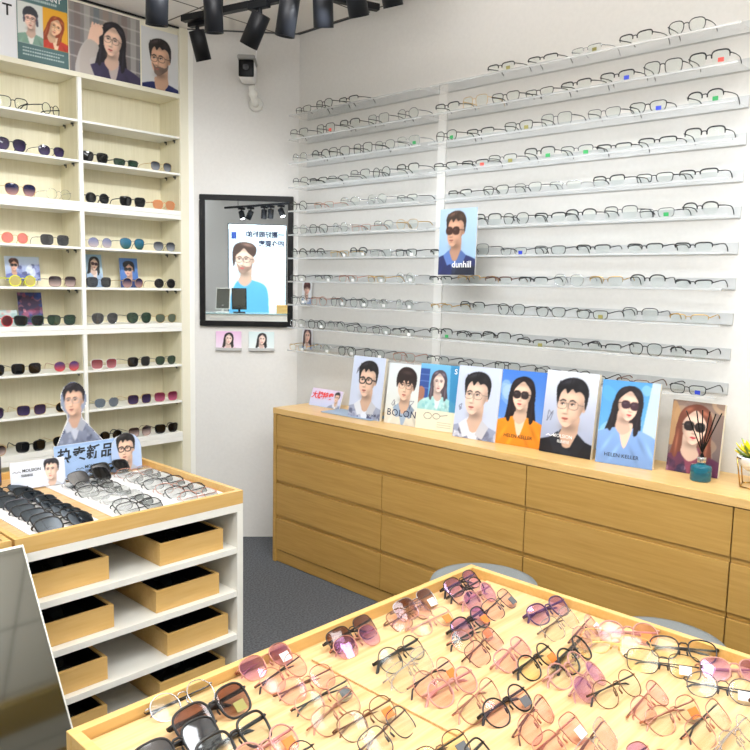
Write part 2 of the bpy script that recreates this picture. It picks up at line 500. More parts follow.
# ------------------------------------------------------------------ printed pictures
class Pic:
    """a small painted picture: colour per grid vertex of a flat printed sheet. u 0..1 across, v 0..asp down"""

    def __init__(s, asp, nx=70, bg='#ffffff', bg2=None):
        s.nx = nx; s.ny = int(nx * asp); s.asp = asp
        s.a = np.zeros((s.ny * 2, s.nx * 2, 3)); g = np.linspace(0, 1, s.ny * 2)[:, None, None]
        s.a[:] = np.array(s.c(bg)) * (1 - g) + np.array(s.c(bg2 or bg)) * g
        s.X, s.Y = np.meshgrid((np.arange(s.nx * 2) + .5) / (s.nx * 2), (np.arange(s.ny * 2) + .5) / (s.ny * 2) * asp)

    def c(s, h):
        h = h.lstrip('#'); return [int(h[i:i + 2], 16) / 255 for i in (0, 2, 4)]

    def poly(s, pts, col, op=1.0, smooth=True, grad=None):
        if smooth and len(pts) > 2:
            q = []; n = len(pts)
            P = [np.array(p, float) for p in pts]
            for i in range(n):
                a, b, c_, d = P[i - 1], P[i], P[(i + 1) % n], P[(i + 2) % n]
                for t in (0, .25, .5, .75):
                    q.append(0.5 * ((2 * b) + (-a + c_) * t + (2 * a - 5 * b + 4 * c_ - d) * t * t + (-a + 3 * b - 3 * c_ + d) * t ** 3))
            pts = q
        P = np.array(pts, float)
        x0, x1 = P[:, 0].min(), P[:, 0].max(); y0, y1 = P[:, 1].min(), P[:, 1].max()
        i0 = max(0, int(y0 / s.asp * s.ny * 2) - 1); i1 = min(s.ny * 2, int(y1 / s.asp * s.ny * 2) + 2)
        j0 = max(0, int(x0 * s.nx * 2) - 1); j1 = min(s.nx * 2, int(x1 * s.nx * 2) + 2)
        if i1 <= i0 or j1 <= j0: return
        X = s.X[i0:i1, j0:j1]; Y = s.Y[i0:i1, j0:j1]; ins = np.zeros(X.shape, bool)
        for k in range(len(P)):
            xa, ya = P[k]; xb, yb = P[(k + 1) % len(P)]
            if ya == yb: continue
            cond = ((ya > Y) != (yb > Y)) & (X < (xb - xa) * (Y - ya) / (yb - ya) + xa)
            ins ^= cond
        cc = np.array(s.c(col))
        if grad is not None:
            g = np.clip((Y - y0) / max(1e-6, y1 - y0), 0, 1)[..., None]
            cc = cc * (1 - g) + np.array(s.c(grad)) * g
            sub = s.a[i0:i1, j0:j1]; sub[ins] = (sub * (1 - op) + cc * op)[ins]
        else:
            sub = s.a[i0:i1, j0:j1]; sub[ins] = sub[ins] * (1 - op) + cc * op

    def ell(s, x, y, rx, ry, col, op=1.0, rot=0, grad=None):
        c_, n = math.cos(rot), math.sin(rot)
        s.poly([(x + rx * math.cos(t) * c_ - ry * math.sin(t) * n, y + rx * math.cos(t) * n + ry * math.sin(t) * c_) for t in [2 * math.pi * k / 16 for k in range(16)]], col, op, False, grad)

    def soft(s, x, y, rx, ry, col, op=.5, rot=0.0):
        c_, n = math.cos(rot), math.sin(rot); dx, dy = s.X - x, s.Y - y
        g = np.exp(-(((dx * c_ + dy * n) / rx) ** 2 + ((-dx * n + dy * c_) / ry) ** 2))[..., None] * op
        s.a[:] = s.a * (1 - g) + np.array(s.c(col)) * g

    def blur(s, k=1):
        for _ in range(k):
            q = np.pad(s.a, ((1, 1), (1, 1), (0, 0)), 'edge')
            s.a = (q[1:-1, 1:-1] * 2 + q[:-2, 1:-1] + q[2:, 1:-1] + q[1:-1, :-2] + q[1:-1, 2:]) / 6

    def line(s, pts, w, col, op=1.0):
        for (xa, ya), (xb, yb) in zip(pts, pts[1:]):
            d = math.hypot(xb - xa, yb - ya) or 1; nx_, ny_ = -(yb - ya) / d * w / 2, (xb - xa) / d * w / 2
            s.poly([(xa + nx_, ya + ny_), (xb + nx_, yb + ny_), (xb - nx_, yb - ny_), (xa - nx_, ya - ny_)], col, op, False)

    def ring(s, x, y, rx, ry, w, col, op=1.0, p=2.0):
        q = []
        for k in range(21):
            t = 2 * math.pi * k / 20; c_, n = math.cos(t), math.sin(t)
            q.append((x + rx * math.copysign(abs(c_) ** (2 / p), c_), y + ry * math.copysign(abs(n) ** (2 / p), n)))
        s.line(q, w, col, op)

    def blotch(s, n, cols, seed, size=0.06, box_=(0, 1, 0, 9)):
        rn = random.Random(seed)
        for _ in range(n):
            x = rn.uniform(box_[0], box_[1]); y = rn.uniform(box_[2], min(box_[3], s.asp)); z = size * rn.uniform(.5, 1.3)
            s.poly([(x + z * rn.uniform(.5, 1) * math.cos(t), y + z * rn.uniform(.5, 1) * math.sin(t)) for t in [k * 1.05 for k in range(6)]], rn.choice(cols), rn.uniform(.4, .8))

    def sheet(s, width, mask=None):
        """mesh of the print, upright in XZ, foot at z=0, centred on x, facing -Y"""
        s.blur(1)
        a = s.a.reshape(s.ny, 2, s.nx, 2, 3).mean((1, 3))
        h = width * s.asp
        xs = np.linspace(-width / 2, width / 2, s.nx); zs = np.linspace(h, 0, s.ny)
        XX, ZZ = np.meshgrid(xs, zs)
        v = np.stack([XX, np.zeros_like(XX), ZZ], -1).reshape(-1, 3)
        idx = np.arange(s.nx * s.ny).reshape(s.ny, s.nx)
        f = np.stack([idx[1:, :-1], idx[1:, 1:], idx[:-1, 1:], idx[:-1, :-1]], -1).reshape(-1, 4)
        if mask is not None:
            U = (s.X.reshape(s.ny, 2, s.nx, 2).mean((1, 3))); V = (s.Y.reshape(s.ny, 2, s.nx, 2).mean((1, 3)))
            keep = mask(U, V).reshape(-1)
            f = f[keep[f].all(1)]
        me = bpy.data.meshes.new('printed_picture')
        me.from_pydata(v.tolist(), [], f.tolist())
        at = me.color_attributes.new('print', 'FLOAT_COLOR', 'POINT')
        c = np.where(a <= 0.04045, a / 12.92, ((a + 0.055) / 1.055) ** 2.4).reshape(-1, 3)
        at.data.foreach_set('color', np.concatenate([c, np.ones((len(c), 1))], 1).astype(np.float32).ravel())
        me.update()
        return me, h


def printmat(name, gloss=0.35, emit=0.0):
    m = bpy.data.materials.new(name); m.use_nodes = True; nt = m.node_tree; b = nt.nodes['Principled BSDF']
    at = nt.nodes.new('ShaderNodeAttribute'); at.attribute_name = 'print'
    nt.links.new(at.outputs['Color'], b.inputs['Base Color']); b.inputs['Roughness'].default_value = gloss
    if emit:
        nt.links.new(at.outputs['Color'], b.inputs['Emission Color']); b.inputs['Emission Strength'].default_value = emit
    return m


M['print'] = printmat('printed_card', 0.4)
M['screen'] = printmat('backlit_print', 0.3, 0.45)


def head(P, cx, cy, s, turn=0.0, tilt=0.0, skin='#eec7ae', hair='#1c191c', style='short', gl='wire', glc='#2a2a2e', lens=None,
         top='#8f9bb4', inner='#dfe4ee', body=True, lips='#c0605c', pat=None, beard=False, collar=True):
    """a generic fashion portrait. s = half head height; turn -1..1; coordinates in head units"""
    ct, st = math.cos(tilt), math.sin(tilt)

    def T(p): x, y = p; return (cx + s * (x * ct - y * st), cy + s * (x * st + y * ct))

    def TT(ps): return [T(p) for p in ps]
    dk = lambda h, k: '#' + ''.join('%02x' % int(max(0, min(255, int(h.lstrip('#')[i:i + 2], 16) * k))) for i in (0, 2, 4))
    U = lambda ps: [(cx + s * x, cy + s * y) for x, y in ps]
    t = turn; lg = style in ('long', 'longside'); fs = 1 if t >= 0 else -1       # fs: side the face looks to
    if lg:
        P.poly(TT([(-.8, -.5), (-.5, -1.1), (.1, -1.32), (.7, -1.05), (.98, -.3), (1.02, .6), (1.2, 1.6), (1.35, 2.9), (.3, 3.1), (-.4, 3.1), (-1.3, 2.9), (-1.1, 1.5), (-.98, .5)]), hair)
        P.soft(*T((.85, .9)), .12 * s, .9 * s, dk(hair, 2.6), .45, tilt); P.soft(*T((-.9, 1.3)), .10 * s, .8 * s, dk(hair, 2.4), .4, tilt)
    if body:
        P.poly(U([(-2.6, 5.5), (-2.5, 3.0), (-2.0, 2.05), (-.6, 1.5), (0, 1.6), (.6, 1.5), (2.0, 2.05), (2.5, 3.0), (2.6, 5.5)]), top, grad=dk(top, .78))
        if pat: P.blotch(30, pat, int(cx * 1000 + s * 7777), s * .22, (cx - 1.7 * s, cx + 1.7 * s, cy + 1.9 * s, cy + 4 * s))
        for k, (x, y) in enumerate(((-1.2, 2.7), (1.1, 2.5), (-.6, 3.2), (.7, 3.3), (1.7, 2.9))):
            P.soft(cx + x * s, cy + y * s, .12 * s, .6 * s, dk(top, .55 if k % 2 else 1.35), .35, .5 if x < 0 else -.5)
        P.poly(U([(-.46, 1.3), (0, 2.9), (.46, 1.3), (0, 1.2)]), inner)
    P.poly(TT([(-.40 - .08 * fs, .4), (.40 - .08 * fs, .4), (.40 - .1 * fs, 1.1), (.5, 1.6), (0, 2.0), (-.5, 1.6), (-.42 - .1 * fs, 1.1)]), dk(skin, .86))
    P.soft(*T((0, 1.02)), .42 * s, .22 * s, dk(skin, .52), .7, tilt)
    if body and collar:
        P.poly(U([(-.5, 1.25), (-.12, 2.1), (-.6, 2.3), (-.95, 1.6)]), dk(inner, .97), smooth=False)
        P.poly(U([(.5, 1.25), (.12, 2.1), (.6, 2.3), (.95, 1.6)]), dk(inner, .84), smooth=False)
    if lg:
        for sx in (-1, 1):
            P.poly(TT([(sx * .62, -.7), (sx * .98, -.1), (sx * 1.0, .9), (sx * 1.02, 1.7), (sx * .78, 1.9), (sx * .66, 1.2), (sx * .66, .5)]), hair)
            P.soft(*T((sx * .84, 1.0)), .07 * s, .7 * s, dk(hair, 3.0), .35, tilt)
    es = -fs
    if not lg:
        P.ell(*T((es * (.70 - .04 * abs(t)), .06)), .10 * s, .20 * s, dk(skin, .9)); P.soft(*T((es * .68, .06)), .05 * s, .1 * s, dk(skin, .6), .6)
    ch = .26 * t
    face = [(.06 * t, -.95), (.45, -.85), (.66, -.4), (.64 + (.03 if t > 0 else 0), .1), (.55 + .5 * ch, .5), (.30 + ch, .84), (.10 + ch, 1.0), (-.10 + ch, 1.0), (-.30 + ch, .84), (-.55 + .5 * ch, .5), (-.64 - (.03 if t < 0 else 0), .1), (-.66, -.4), (-.45, -.85)]
    q = P.a.copy()
    P.poly(TT(face), skin)
    msk = np.abs(P.a - q).sum(-1, keepdims=True) > 1e-6
    base_ = P.a.copy()
    P.soft(*T((es * .62, .25)), .26 * s, .7 * s, dk(skin, .62), .75, tilt); P.soft(*T((es * .42 + ch, .75)), .3 * s, .22 * s, dk(skin, .66), .6, tilt)
    P.soft(*T((0, -.75)), .6 * s, .2 * s, dk(skin, .66), .6, tilt)
    P.soft(*T((fs * .30, .22)), .22 * s, .22 * s, dk(skin, 1.10), .6, tilt); P.soft(*T((.1 * t, -.45)), .3 * s, .16 * s, dk(skin, 1.1), .5, tilt)
    P.soft(*T((ch, .86)), .16 * s, .08 * s, dk(skin, 1.07), .5, tilt)
    P.a = np.where(msk, P.a, base_)
    fx = .26 * t
    for sx in (-1, 1):
        ex = fx + sx * .27 * (1 - .12 * abs(t)); near = (sx == es)
        P.soft(*T((ex, -.10)), .17 * s, .09 * s, dk(skin, .58), .55, tilt)
        P.line(TT([(ex - .16, -.21 + .03 * (sx < 0)), (ex, -.27), (ex + .16, -.21 + .03 * (sx > 0))]), .07 * s, dk(hair, .9), .85)
        if not lens:
            P.ell(*T((ex, -.06)), .10 * s, .042 * s, '#efe6e0', 1, tilt)
            P.ell(*T((ex + .04 * t, -.065)), .048 * s, .048 * s, '#1c1616', 1)
            P.line(TT([(ex - .12, -.07), (ex, -.115), (ex + .12, -.07)]), .04 * s, '#241a1a', .9)
    P.soft(*T((fx * 1.3 + es * .08, .10)), .05 * s, .24 * s, dk(skin, .62), .65, tilt); P.soft(*T((fx * 1.5 + fs * .02, .15)), .035 * s, .2 * s, dk(skin, 1.15), .6, tilt)
    P.soft(*T((fx * 1.6, .40)), .14 * s, .04 * s, dk(skin, .5), .75, tilt)
    if beard:
        P.poly(TT([(-.6, .25), (-.5, .62), (-.3 + ch, .9), (ch, 1.04), (.3 + ch, .9), (.5, .62), (.6, .25), (.35, .5), (fx, .44), (-.35, .5)]), dk(hair, 1.3), .55)
    P.poly(TT([(fx * 1.4 - .19, .615), (fx * 1.4 - .06, .565), (fx * 1.4, .58), (fx * 1.4 + .06, .565), (fx * 1.4 + .18, .615), (fx * 1.4, .70)]), lips)
    P.line(TT([(fx * 1.4 - .17, .615), (fx * 1.4 + .16, .615)]), .02 * s, dk(lips, .5))
    P.soft(*T((fx * 1.4, .76)), .12 * s, .03 * s, dk(skin, .6), .6, tilt)
    if style == 'short':
        P.poly(TT([(-.70, .0), (-.78, -.45), (-.78, -.90), (-.45, -1.22), (.1, -1.34), (.58, -1.20), (.84, -.8), (.84, -.3), (.76, .12), (.70, -.1), (.64, -.50), (.40, -.70), (.18, -.64), (.0, -.80), (-.22, -.56), (-.36, -.78), (-.56, -.56), (-.64, -.2)]), hair)
        P.soft(*T((-.25, -1.12)), .4 * s, .12 * s, dk(hair, 3.2), .55, tilt - .3); P.soft(*T((.45, -.95)), .2 * s, .2 * s, dk(hair, 2.4), .4)
        for k in range(7): P.line(TT([(-.7 + k * .2, -.95 - .12 * (k % 3)), (-.64 + k * .2, -1.30 + .05 * abs(k - 3))]), .05 * s, hair, .9)
    elif style == 'fringe':
        P.poly(TT([(-.76, .15), (-.88, -.4), (-.78, -1.0), (-.35, -1.36), (.3, -1.36), (.78, -1.0), (.90, -.4), (.78, .2), (.64, -.1), (.48, -.30), (.34, -.10), (.15, -.45), (-.0, -.12), (-.2, -.42), (-.42, -.10), (-.62, -.2)]), hair)
        P.soft(*T((0, -1.0)), .45 * s, .14 * s, dk(hair, 2.6), .5, tilt)
    elif style == 'wavy':
        P.poly(TT([(-.66, -.25), (-.84, -.50), (-.86, -.95), (-.5, -1.28), (.2, -1.36), (.74, -1.14), (.92, -.6), (.92, 0), (.84, .5), (.72, .2), (.66, -.3), (.36, -.60), (.05, -.88), (-.25, -.55), (-.5, -.35)]), hair)
        P.soft(*T((-.2, -1.15)), .4 * s, .12 * s, dk(hair, 2.8), .5, tilt - .2)
    elif style == 'beanie':
        P.poly(TT([(-.78, -.3), (-.8, -.8), (-.4, -1.3), (.3, -1.35), (.8, -.85), (.78, -.3), (.3, -.5), (-.3, -.5)]), hair)
        P.poly(TT([(-.8, -.3), (-.62, -.4), (-.6, .3), (-.8, .35)]), dk(hair, 1.5))
        P.poly(TT([(.8, -.3), (.62, -.4), (.6, .5), (.85, .55)]), dk(hair, 1.5))
    elif lg:
        P.poly(TT([(-.1, -1.25), (.5, -1.12), (.9, -.6), (.94, .2), (.72, .3), (.64, -.3), (.32, -.72), (0, -.95), (-.35, -.68), (-.64, -.25), (-.72, .25), (-.94, .1), (-.9, -.6), (-.6, -1.08)]), hair)
        P.soft(*T((-.4, -.95)), .25 * s, .12 * s, dk(hair, 2.8), .45, -.5); P.soft(*T((.5, -.85)), .25 * s, .12 * s, dk(hair, 2.8), .45, .6)
    if gl:
        w_ = {'wire': .03, 'bold': .08, 'sun': .05}[gl] * s
        for sx in (-1, 1):
            ex = fx + sx * .31 * (1 - .10 * abs(t)); X, Y = T((ex, -.02))
            rx, ry = (.25 * s, .20 * s) if gl != 'sun' else (.27 * s, .26 * s)
            if lens: P.ell(X, Y, rx, ry, lens, .97, tilt); P.soft(X - .08 * s, Y - .08 * s, .1 * s, .06 * s, '#8a8088', .35)
            P.ring(X, Y, rx, ry, w_, glc, 1 if gl != 'wire' else .8, 2.6)
        P.line(TT([(fx - .08, -.08), (fx + .08, -.08)]), w_, glc)
        P.line(TT([(fx + es * .56, -.08), (es * .70, -.04)]), w_, glc)


TXT = {}


def lettering(s, size, m, parent, loc, rot=(math.pi / 2, 0, 0), shear=0.0, bold=0.0, align='CENTER', space=1.0, name='lettering', depth=0.0002):
    cu_ = bpy.data.curves.new('lettering', 'FONT'); cu_.body = s; cu_.size = size; cu_.shear = shear; cu_.offset = bold
    cu_.align_x = align; cu_.align_y = 'CENTER'; cu_.space_character = space; cu_.extrude = depth; cu_.resolution_u = 3
    o = bpy.data.objects.new('tmp', cu_); C.objects.link(o)
    dg = bpy.context.evaluated_depsgraph_get()
    me = bpy.data.meshes.new_from_object(o.evaluated_get(dg))
    bpy.data.objects.remove(o); bpy.data.curves.remove(cu_)
    me.materials.clear(); me.materials.append(m)
    p = bpy.data.objects.new(name, me); C.objects.link(p); p.location = loc; p.rotation_euler = rot
    if parent: p.parent = parent
    return p


INK = {k: mat('ink_' + k, c, 0.6) for k, c in dict(black='#1b1b1e', white='#f2f2f2', blue='#2b50a8', red='#d83a3a', navy='#1d2a4a').items()}


def look_to(p0, p1, lean=0.0):
    """matrix at p0 (foot centre) whose -Y faces p1-p0 in plan, leaned back by LEAN"""
    d = Vector((p1[0] - p0[0], p1[1] - p0[1], 0)).normalized()
    rz = math.atan2(d.x, -d.y)
    return Matrix.Translation(p0) @ Matrix.Rotation(rz, 4, 'Z') @ Matrix.Rotation(-lean, 4, 'X')


def poster(label, mtx, P, width, thick=0.015, name='poster', cat='poster', sidem=None, group=None, m=None):
    t = thing(name, label, cat, mtx=mtx, group=group)
    me, h = P.sheet(width)
    obj('backing_board', B(-width / 2, width / 2, 0.0006, thick, 0, h), sidem or M['board'], t)
    link('printed_picture', me, m or M['print'], t)
    return t, h

# ------------------------------------------------------------------ room shell
CE = 2.968


def struct(name, bm, m):
    return tag(obj(name, bm, m), kind='structure')


struct('floor', B(-3.6, 3.2, -3.6, 4.3, -0.1, 0), M['carpet'])
# ceiling with board joints and two shallow grooves
mc = M['ceiling']; nt = mc.node_tree; b_ = nt.nodes['Principled BSDF']
tc = nt.nodes.new('ShaderNodeTexCoord'); bk = nt.nodes.new('ShaderNodeTexBrick')
bk.offset = 0.0; bk.inputs['Scale'].default_value = 1.0
bk.inputs['Color1'].default_value = (*lin('#efebe5'), 1); bk.inputs['Color2'].default_value = (*lin('#ece8e2'), 1); bk.inputs['Mortar'].default_value = (*lin('#6a6660'), 1)
bk.inputs['Brick Width'].default_value = 0.6; bk.inputs['Row Height'].default_value = 0.6; bk.inputs['Mortar Size'].default_value = 0.006
nt.links.new(tc.outputs['Object'], bk.inputs['Vector']); nt.links.new(bk.outputs['Color'], b_.inputs['Base Color'])
struct('ceiling', B(-3.6, 3.2, -3.6, 4.3, CE, CE + 0.1), M['ceiling'])
struct('added_mirror_band', B(-3.4, 2.9, -1.55, -1.25, CE - 0.04, CE - 0.001), wood('mirror_band_wood', '#a08a52', '#b89d5c', 'X'))  # unseen strip added to give the leaning mirror its yellow band
struct('wall_left', B(-3.6, 3.2, 4.16, 4.3, 0, CE), M['wall'])
struct('wall_right', B(3.012, 3.2, -3.6, 3.505, 0, CE), M['wall'])
struct('wall_rear', B(-3.6, 3.2, -3.6, -3.5, 0, CE), M['wall'])
struct('wall_side', B(-3.6, -3.5, -3.6, 4.3, 0, CE), M['wall'])
C0 = Vector((2.545, 3.935)); C1 = Vector((3.012, 3.505))
struct('wall_corner', prism(bmesh.new(), [(C0.x, C0.y), (C1.x, C1.y), (3.2, 3.505), (3.2, 4.3), (C0.x, 4.3)], 0, CE), M['wall'])
wd_ = (C1 - C0).normalized(); wn_ = Vector((wd_.y, -wd_.x))   # along the corner wall / into the room
rzM = math.atan2(wn_.x, -wn_.y)


def onwall(d, z, off=0.0):
    p = C0 + wd_ * d + wn_ * off
    return (p.x, p.y, z)


def MW(d, z, off=0.0):
    return Matrix.Translation(onwall(d, z, off)) @ Matrix.Rotation(rzM, 4, 'Z')


# metal angle trims of the corner wall and dark shadow line under the ceiling
tr = struct('trim_1', prism(bmesh.new(), [tuple(C0 + wn_ * 0.004), tuple(C0 + wn_ * 0.004 + wd_ * 0.03), tuple(C0 + wd_ * 0.03), tuple(C0)], 0, CE), M['white'])
bm = bmesh.new()
a0, a1 = C0 + wn_ * 0.006, C1 + wn_ * 0.006
prism(bm, [tuple(a0), tuple(a1), tuple(C1), tuple(C0)], CE - 0.007, CE)
struct('trim_2', bm, M['dark_grey'])
struct('trim_3', B(3.006, 3.012, 2.95, 3.505, CE - 0.007, CE), M['dark_grey'])

# ------------------------------------------------------------------ display cabinet on the left wall
YC = 3.93
cab = thing('display_cabinet', 'tall cream built-in display cabinet with sunglasses shelves beneath the picture banners', 'cabinet', (1.9, YC, 0))


def cb(name, x0, x1, y0, y1, z0, z1, m, bev=0.0015, kind=None):
    return obj(name, B(x0 - 1.9, x1 - 1.9, y0 - YC, y1 - YC, z0, z1, bev), m, cab)


XD = (0.72, 1.31, 1.90, 2.49)
for i, x in enumerate(XD):
    if i == 3:
        cb('side_panel', x, 2.545, YC, 4.155, 0, CE - 0.002, M['cream'])
    else:
        cb('divider', x - 0.011, x + 0.011, YC, 4.155, 0, 2.5745, M['white'])
cb('back_panel', 0.72, 2.49, 4.145, 4.155, 0, CE - 0.002, M['cablin'], 0)
cb('header_panel', 0.72, 2.49, YC + 0.02, YC + 0.04, 2.60, CE - 0.012, M['cream'], 0)
cb('top_board', 0.72, 2.49, YC, 4.145, 2.575, 2.60, M['cream'])
bm = bmesh.new()
box(bm, 0.72 - 1.9, 2.49 - 1.9, 0.004, 0.012, CE - 0.012, CE - 0.004)
obj('shadow_gap', bm, M['black'], cab)
bays = [(0.72, 1.31 - 0.011), (1.31 + 0.011, 1.90 - 0.011), (1.90 + 0.011, 2.49)]
SH = [2.365, 2.162, 1.717, 1.506, 1.063, 0.848]
for z in SH:
    for j, (x0, x1) in enumerate(bays):
        s_ = cb('shelf', x0, x1, YC + 0.004, 4.145, z - 0.012, z, M['white'])
        if j:
            bm = bmesh.new()
            for yy in (0.05, 0.14):
                box(bm, x1 - 1.9 - 0.014, x1 - 1.9 - 0.001, yy, yy + 0.008, z - 0.022, z - 0.0125)
                box(bm, x1 - 1.9 - 0.005, x1 - 1.9 - 0.001, yy, yy + 0.008, z - 0.03, z - 0.022)
            k = link('shelf_support', mesh_of(bm), M['dark_grey'], s_)
            k['label'] = 'small dark shelf support pins'
for z, zb in ((1.95, 1.90), (1.307, 1.258), (0.66, 0.605)):
    mz = (z + zb) / 2
    cb('joint_board', 0.72, 2.49, YC - 0.0005, 4.145, mz + 0.0005, z, M['white'])
    cb('joint_board', 0.72, 2.49, YC - 0.0005, 4.145, zb, mz - 0.0005, M['white'])
cb('lower_shelf', 0.72, 2.49, YC + 0.002, 4.145, 0.33, 0.35, M['white'])
cb('plinth', 0.72, 2.49, YC + 0.01, 4.145, 0, 0.08, M['cream'])
for j, (x0, x1) in enumerate(bays):   # inner side linings of pale wood
    for k, x in enumerate((x0, x1)):
        cb('side_lining', x if k == 0 else x - 0.002, x + 0.002 if k == 0 else x, YC + 0.012, 4.145, 0.08, 2.575, M['cablin'], 0)

# banners above it ---------------------------------------------------
BH = 0.345
FY = look_to((0, 0, 0), (0, -1, 0))


def banner(label, x0, x1, P, z0=2.602):
    return poster(label, Matrix.Translation(((x0 + x1) / 2, YC + 0.016, z0)), P, x1 - x0 - 0.002, 0.004, 'banner', 'banner', M['white'], 'picture banners above the cabinet')


# blank white banner with the end of a word
P = Pic(BH / 0.45, 20, '#e6e7ea', '#e2e3e6')
t, h = banner('white banner with one large black letter at its end', 1.15, 1.60, P)
lettering('CHARMANT', 0.075, INK['black'], t, (0.205, -0.001, 0.215), bold=0.001, align='RIGHT', space=1.3)
# green banner with two portraits
w_ = 0.255; P = Pic(BH / w_, 80, '#4f6f70', '#4a6869'); A = P.asp
P.poly([(.02, .27), (.50, .27), (.50, 1.02), (.02, 1.02)], '#d6d8d2', 1, False)
P.poly([(.50, .27), (.99, .27), (.99, 1.02), (.50, 1.02)], '#e0a327', 1, False)
h1 = Pic(.75 / .48, 60, '#d3d6d1'); head(h1, .5, .62, .36, -.1, 0, '#e8c4b0', '#33343c', 'beanie', 'wire', '#7a2c34', top='#7fa08e', inner='#dcdcd4', collar=False)
h2 = Pic(.75 / .49, 60, '#dfa32a'); head(h2, .5, .66, .34, .1, .35, '#edc09a', '#8c3a1e', 'longside', 'wire', '#8a5a2a', top='#c23a2a', inner='#e8c8a8', collar=False)


def paste(P, q, u0, v0, u1, v1):
    H, W_ = P.a.shape[:2]
    j0, j1 = int(u0 * W_), int(u1 * W_); i0, i1 = int(v0 / P.asp * H), int(v1 / P.asp * H)
    ii = (np.arange(i1 - i0) / (i1 - i0) * q.a.shape[0]).astype(int); jj = (np.arange(j1 - j0) / (j1 - j0) * q.a.shape[1]).astype(int)
    P.a[i0:i1, j0:j1] = q.a[ii][:, jj]


paste(P, h1, .02, .27, .50, 1.02); paste(P, h2, .50, .27, .99, 1.02)
for k, v in enumerate((1.10, 1.16, 1.22)):
    for q in range(18 if k != 1 else 16): P.line([(.10 + q * .045, v), (.135 + q * .045, v)], .022, '#b8c6c4')
for q in range(13): P.line([(.26 + q * .04, .19), (.292 + q * .04, .19)], .04, '#aebfbe')
t, h = banner('green banner with two small portraits in glasses', 1.60, 1.855, P)
lettering('CHARMANT', 0.034, INK['white'], t, (0.0, -0.001, 0.318), bold=0.0003)
# woman adjusting glasses
w_ = 0.40; P = Pic(BH / w_, 110, '#8a8682', '#6e6a6c')
rn = random.Random(3)
for i in range(9):
    P.poly([(i * .13 - .05, 0), (i * .13 + .03, 0), (i * .13 + .02, .87), (i * .13 - .06, .87)], ['#a5958a', '#7c6a66', '#b9b5b0', '#5e6f7a', '#9a8478'][i % 5], .55, False)
for v in (.12, .3, .48, .66): P.line([(0, v), (1, v + .04)], .02, '#c9c4be', .5)
P.poly([(.1, .9), (.13, .6), (.27, .40), (.38, .44), (.42, .60), (.36, .75), (.5, .9)], '#b9b3ae')
head(P, .60, .37, .19, -.35, .10, '#efc9b2', '#1d1a20', 'long', 'wire', '#55463f', top='#3a3350', inner='#b7aaa6', collar=False)
P.poly([(.26, .45), (.27, .34), (.31, .24), (.40, .20), (.46, .24), (.46, .31), (.41, .36), (.40, .46)], '#eec6ae')
for q in range(4): P.line([(.31 + .04 * q, .25 - .01 * q), (.33 + .045 * q, .19 + .005 * q)], .028, '#e8bda5')
P.poly([(.16, .9), (.15, .62), (.26, .42), (.40, .47), (.36, .60), (.27, .68), (.34, .9)], '#b4aba4')
banner('banner of a dark-haired woman raising a hand to her round glasses', 1.857, 2.255, P)
# man in profile
w_ = 0.255; P = Pic(BH / w_, 80, '#d5d6d6', '#c9cbcc')
head(P, .48, .66, .35, -.7, -.05, '#d9ae92', '#211d1f', 'short', 'wire', '#2a2629', top='#20275a', inner='#c7a088', beard=True, collar=False, lips='#a86a5c')
banner('banner of a man with wavy hair and stubble looking aside', 2.262, 2.50, P)

# sunglasses in the cabinet -------------------------------------------
CABG = [
    (2.365, 'top shelf', [(1.575, 'clear', 'black', 'square'), (1.765, 'clear', 'black', 'round')]),
    (2.162, 'second shelf', [(1.56, 'purple', 'black', 'aviator'), (1.76, 'purple', 'gunmetal', 'panto'), (1.99, 'black', 'black', 'wayfarer'), (2.17, 'green', 'black', 'rect'), (2.385, 'greygrad', 'gold', 'panto')]),
    (1.95, 'third shelf', [(1.60, 'bluegrad', 'gold', 'aviator'), (1.79, 'clear', 'clear', 'round'), (2.00, 'black', 'black', 'round'), (2.205, 'black', 'black', 'wayfarer'), (2.40, 'orange', 'orange', 'panto')]),
    (1.717, 'fourth shelf', [(1.565, 'pink', 'gold', 'round'), (1.765, 'grey', 'gunmetal', 'square'), (2.01, 'lilac', 'silver', 'round'), (2.20, 'greenblue', 'gunmetal', 'aviator'), (2.40, 'greygrad', 'gunmetal', 'panto')]),
    (1.506, 'fifth shelf', [(1.595, 'yellow', 'yellow', 'round'), (1.80, 'browngrad', 'brown', 'square'), (2.00, 'grey', 'gunmetal', 'square'), (2.20, 'bluegrad', 'gold', 'round'), (2.40, 'black', 'gunmetal', 'round')]),
    (1.307, 'sixth shelf', [(1.475, 'rednavy', 'red', 'round'), (1.622, 'black', 'green', 'wayfarer'), (1.79, 'green', 'matte black', 'wayfarer'), (2.03, 'grey', 'silver', 'aviator'), (2.235, 'green', 'gunmetal', 'aviator'), (2.405, 'olive', 'gold', 'panto')]),
    (1.063, 'seventh shelf', [(1.42, 'black', 'black', 'square'), (1.60, 'black', 'gunmetal', 'square'), (1.81, 'redgrad', 'rose gold', 'round'), (2.02, 'rose', 'white', 'square'), (2.23, 'black', 'gunmetal', 'square'), (2.40, 'green', 'gunmetal', 'panto')]),
    (0.848, 'eighth shelf', [(1.41, 'purple', 'black', 'square'), (1.62, 'purple', 'gold', 'square'), (1.81, 'black', 'gold', 'round'), (2.03, 'bluegrey', 'silver', 'panto'), (2.23, 'purple', 'gold', 'square'), (2.40, 'magenta', 'rose gold', 'square')]),
    (0.66, 'ninth shelf', [(1.42, 'browngrad', 'gold', 'round'), (1.61, 'black', 'black', 'square'), (1.80, 'black', 'gold', 'aviator'), (2.05, 'black', 'black', 'round'), (2.23, 'browngrad', 'brown', 'square'), (2.40, 'black', 'black', 'wayfarer')]),
]
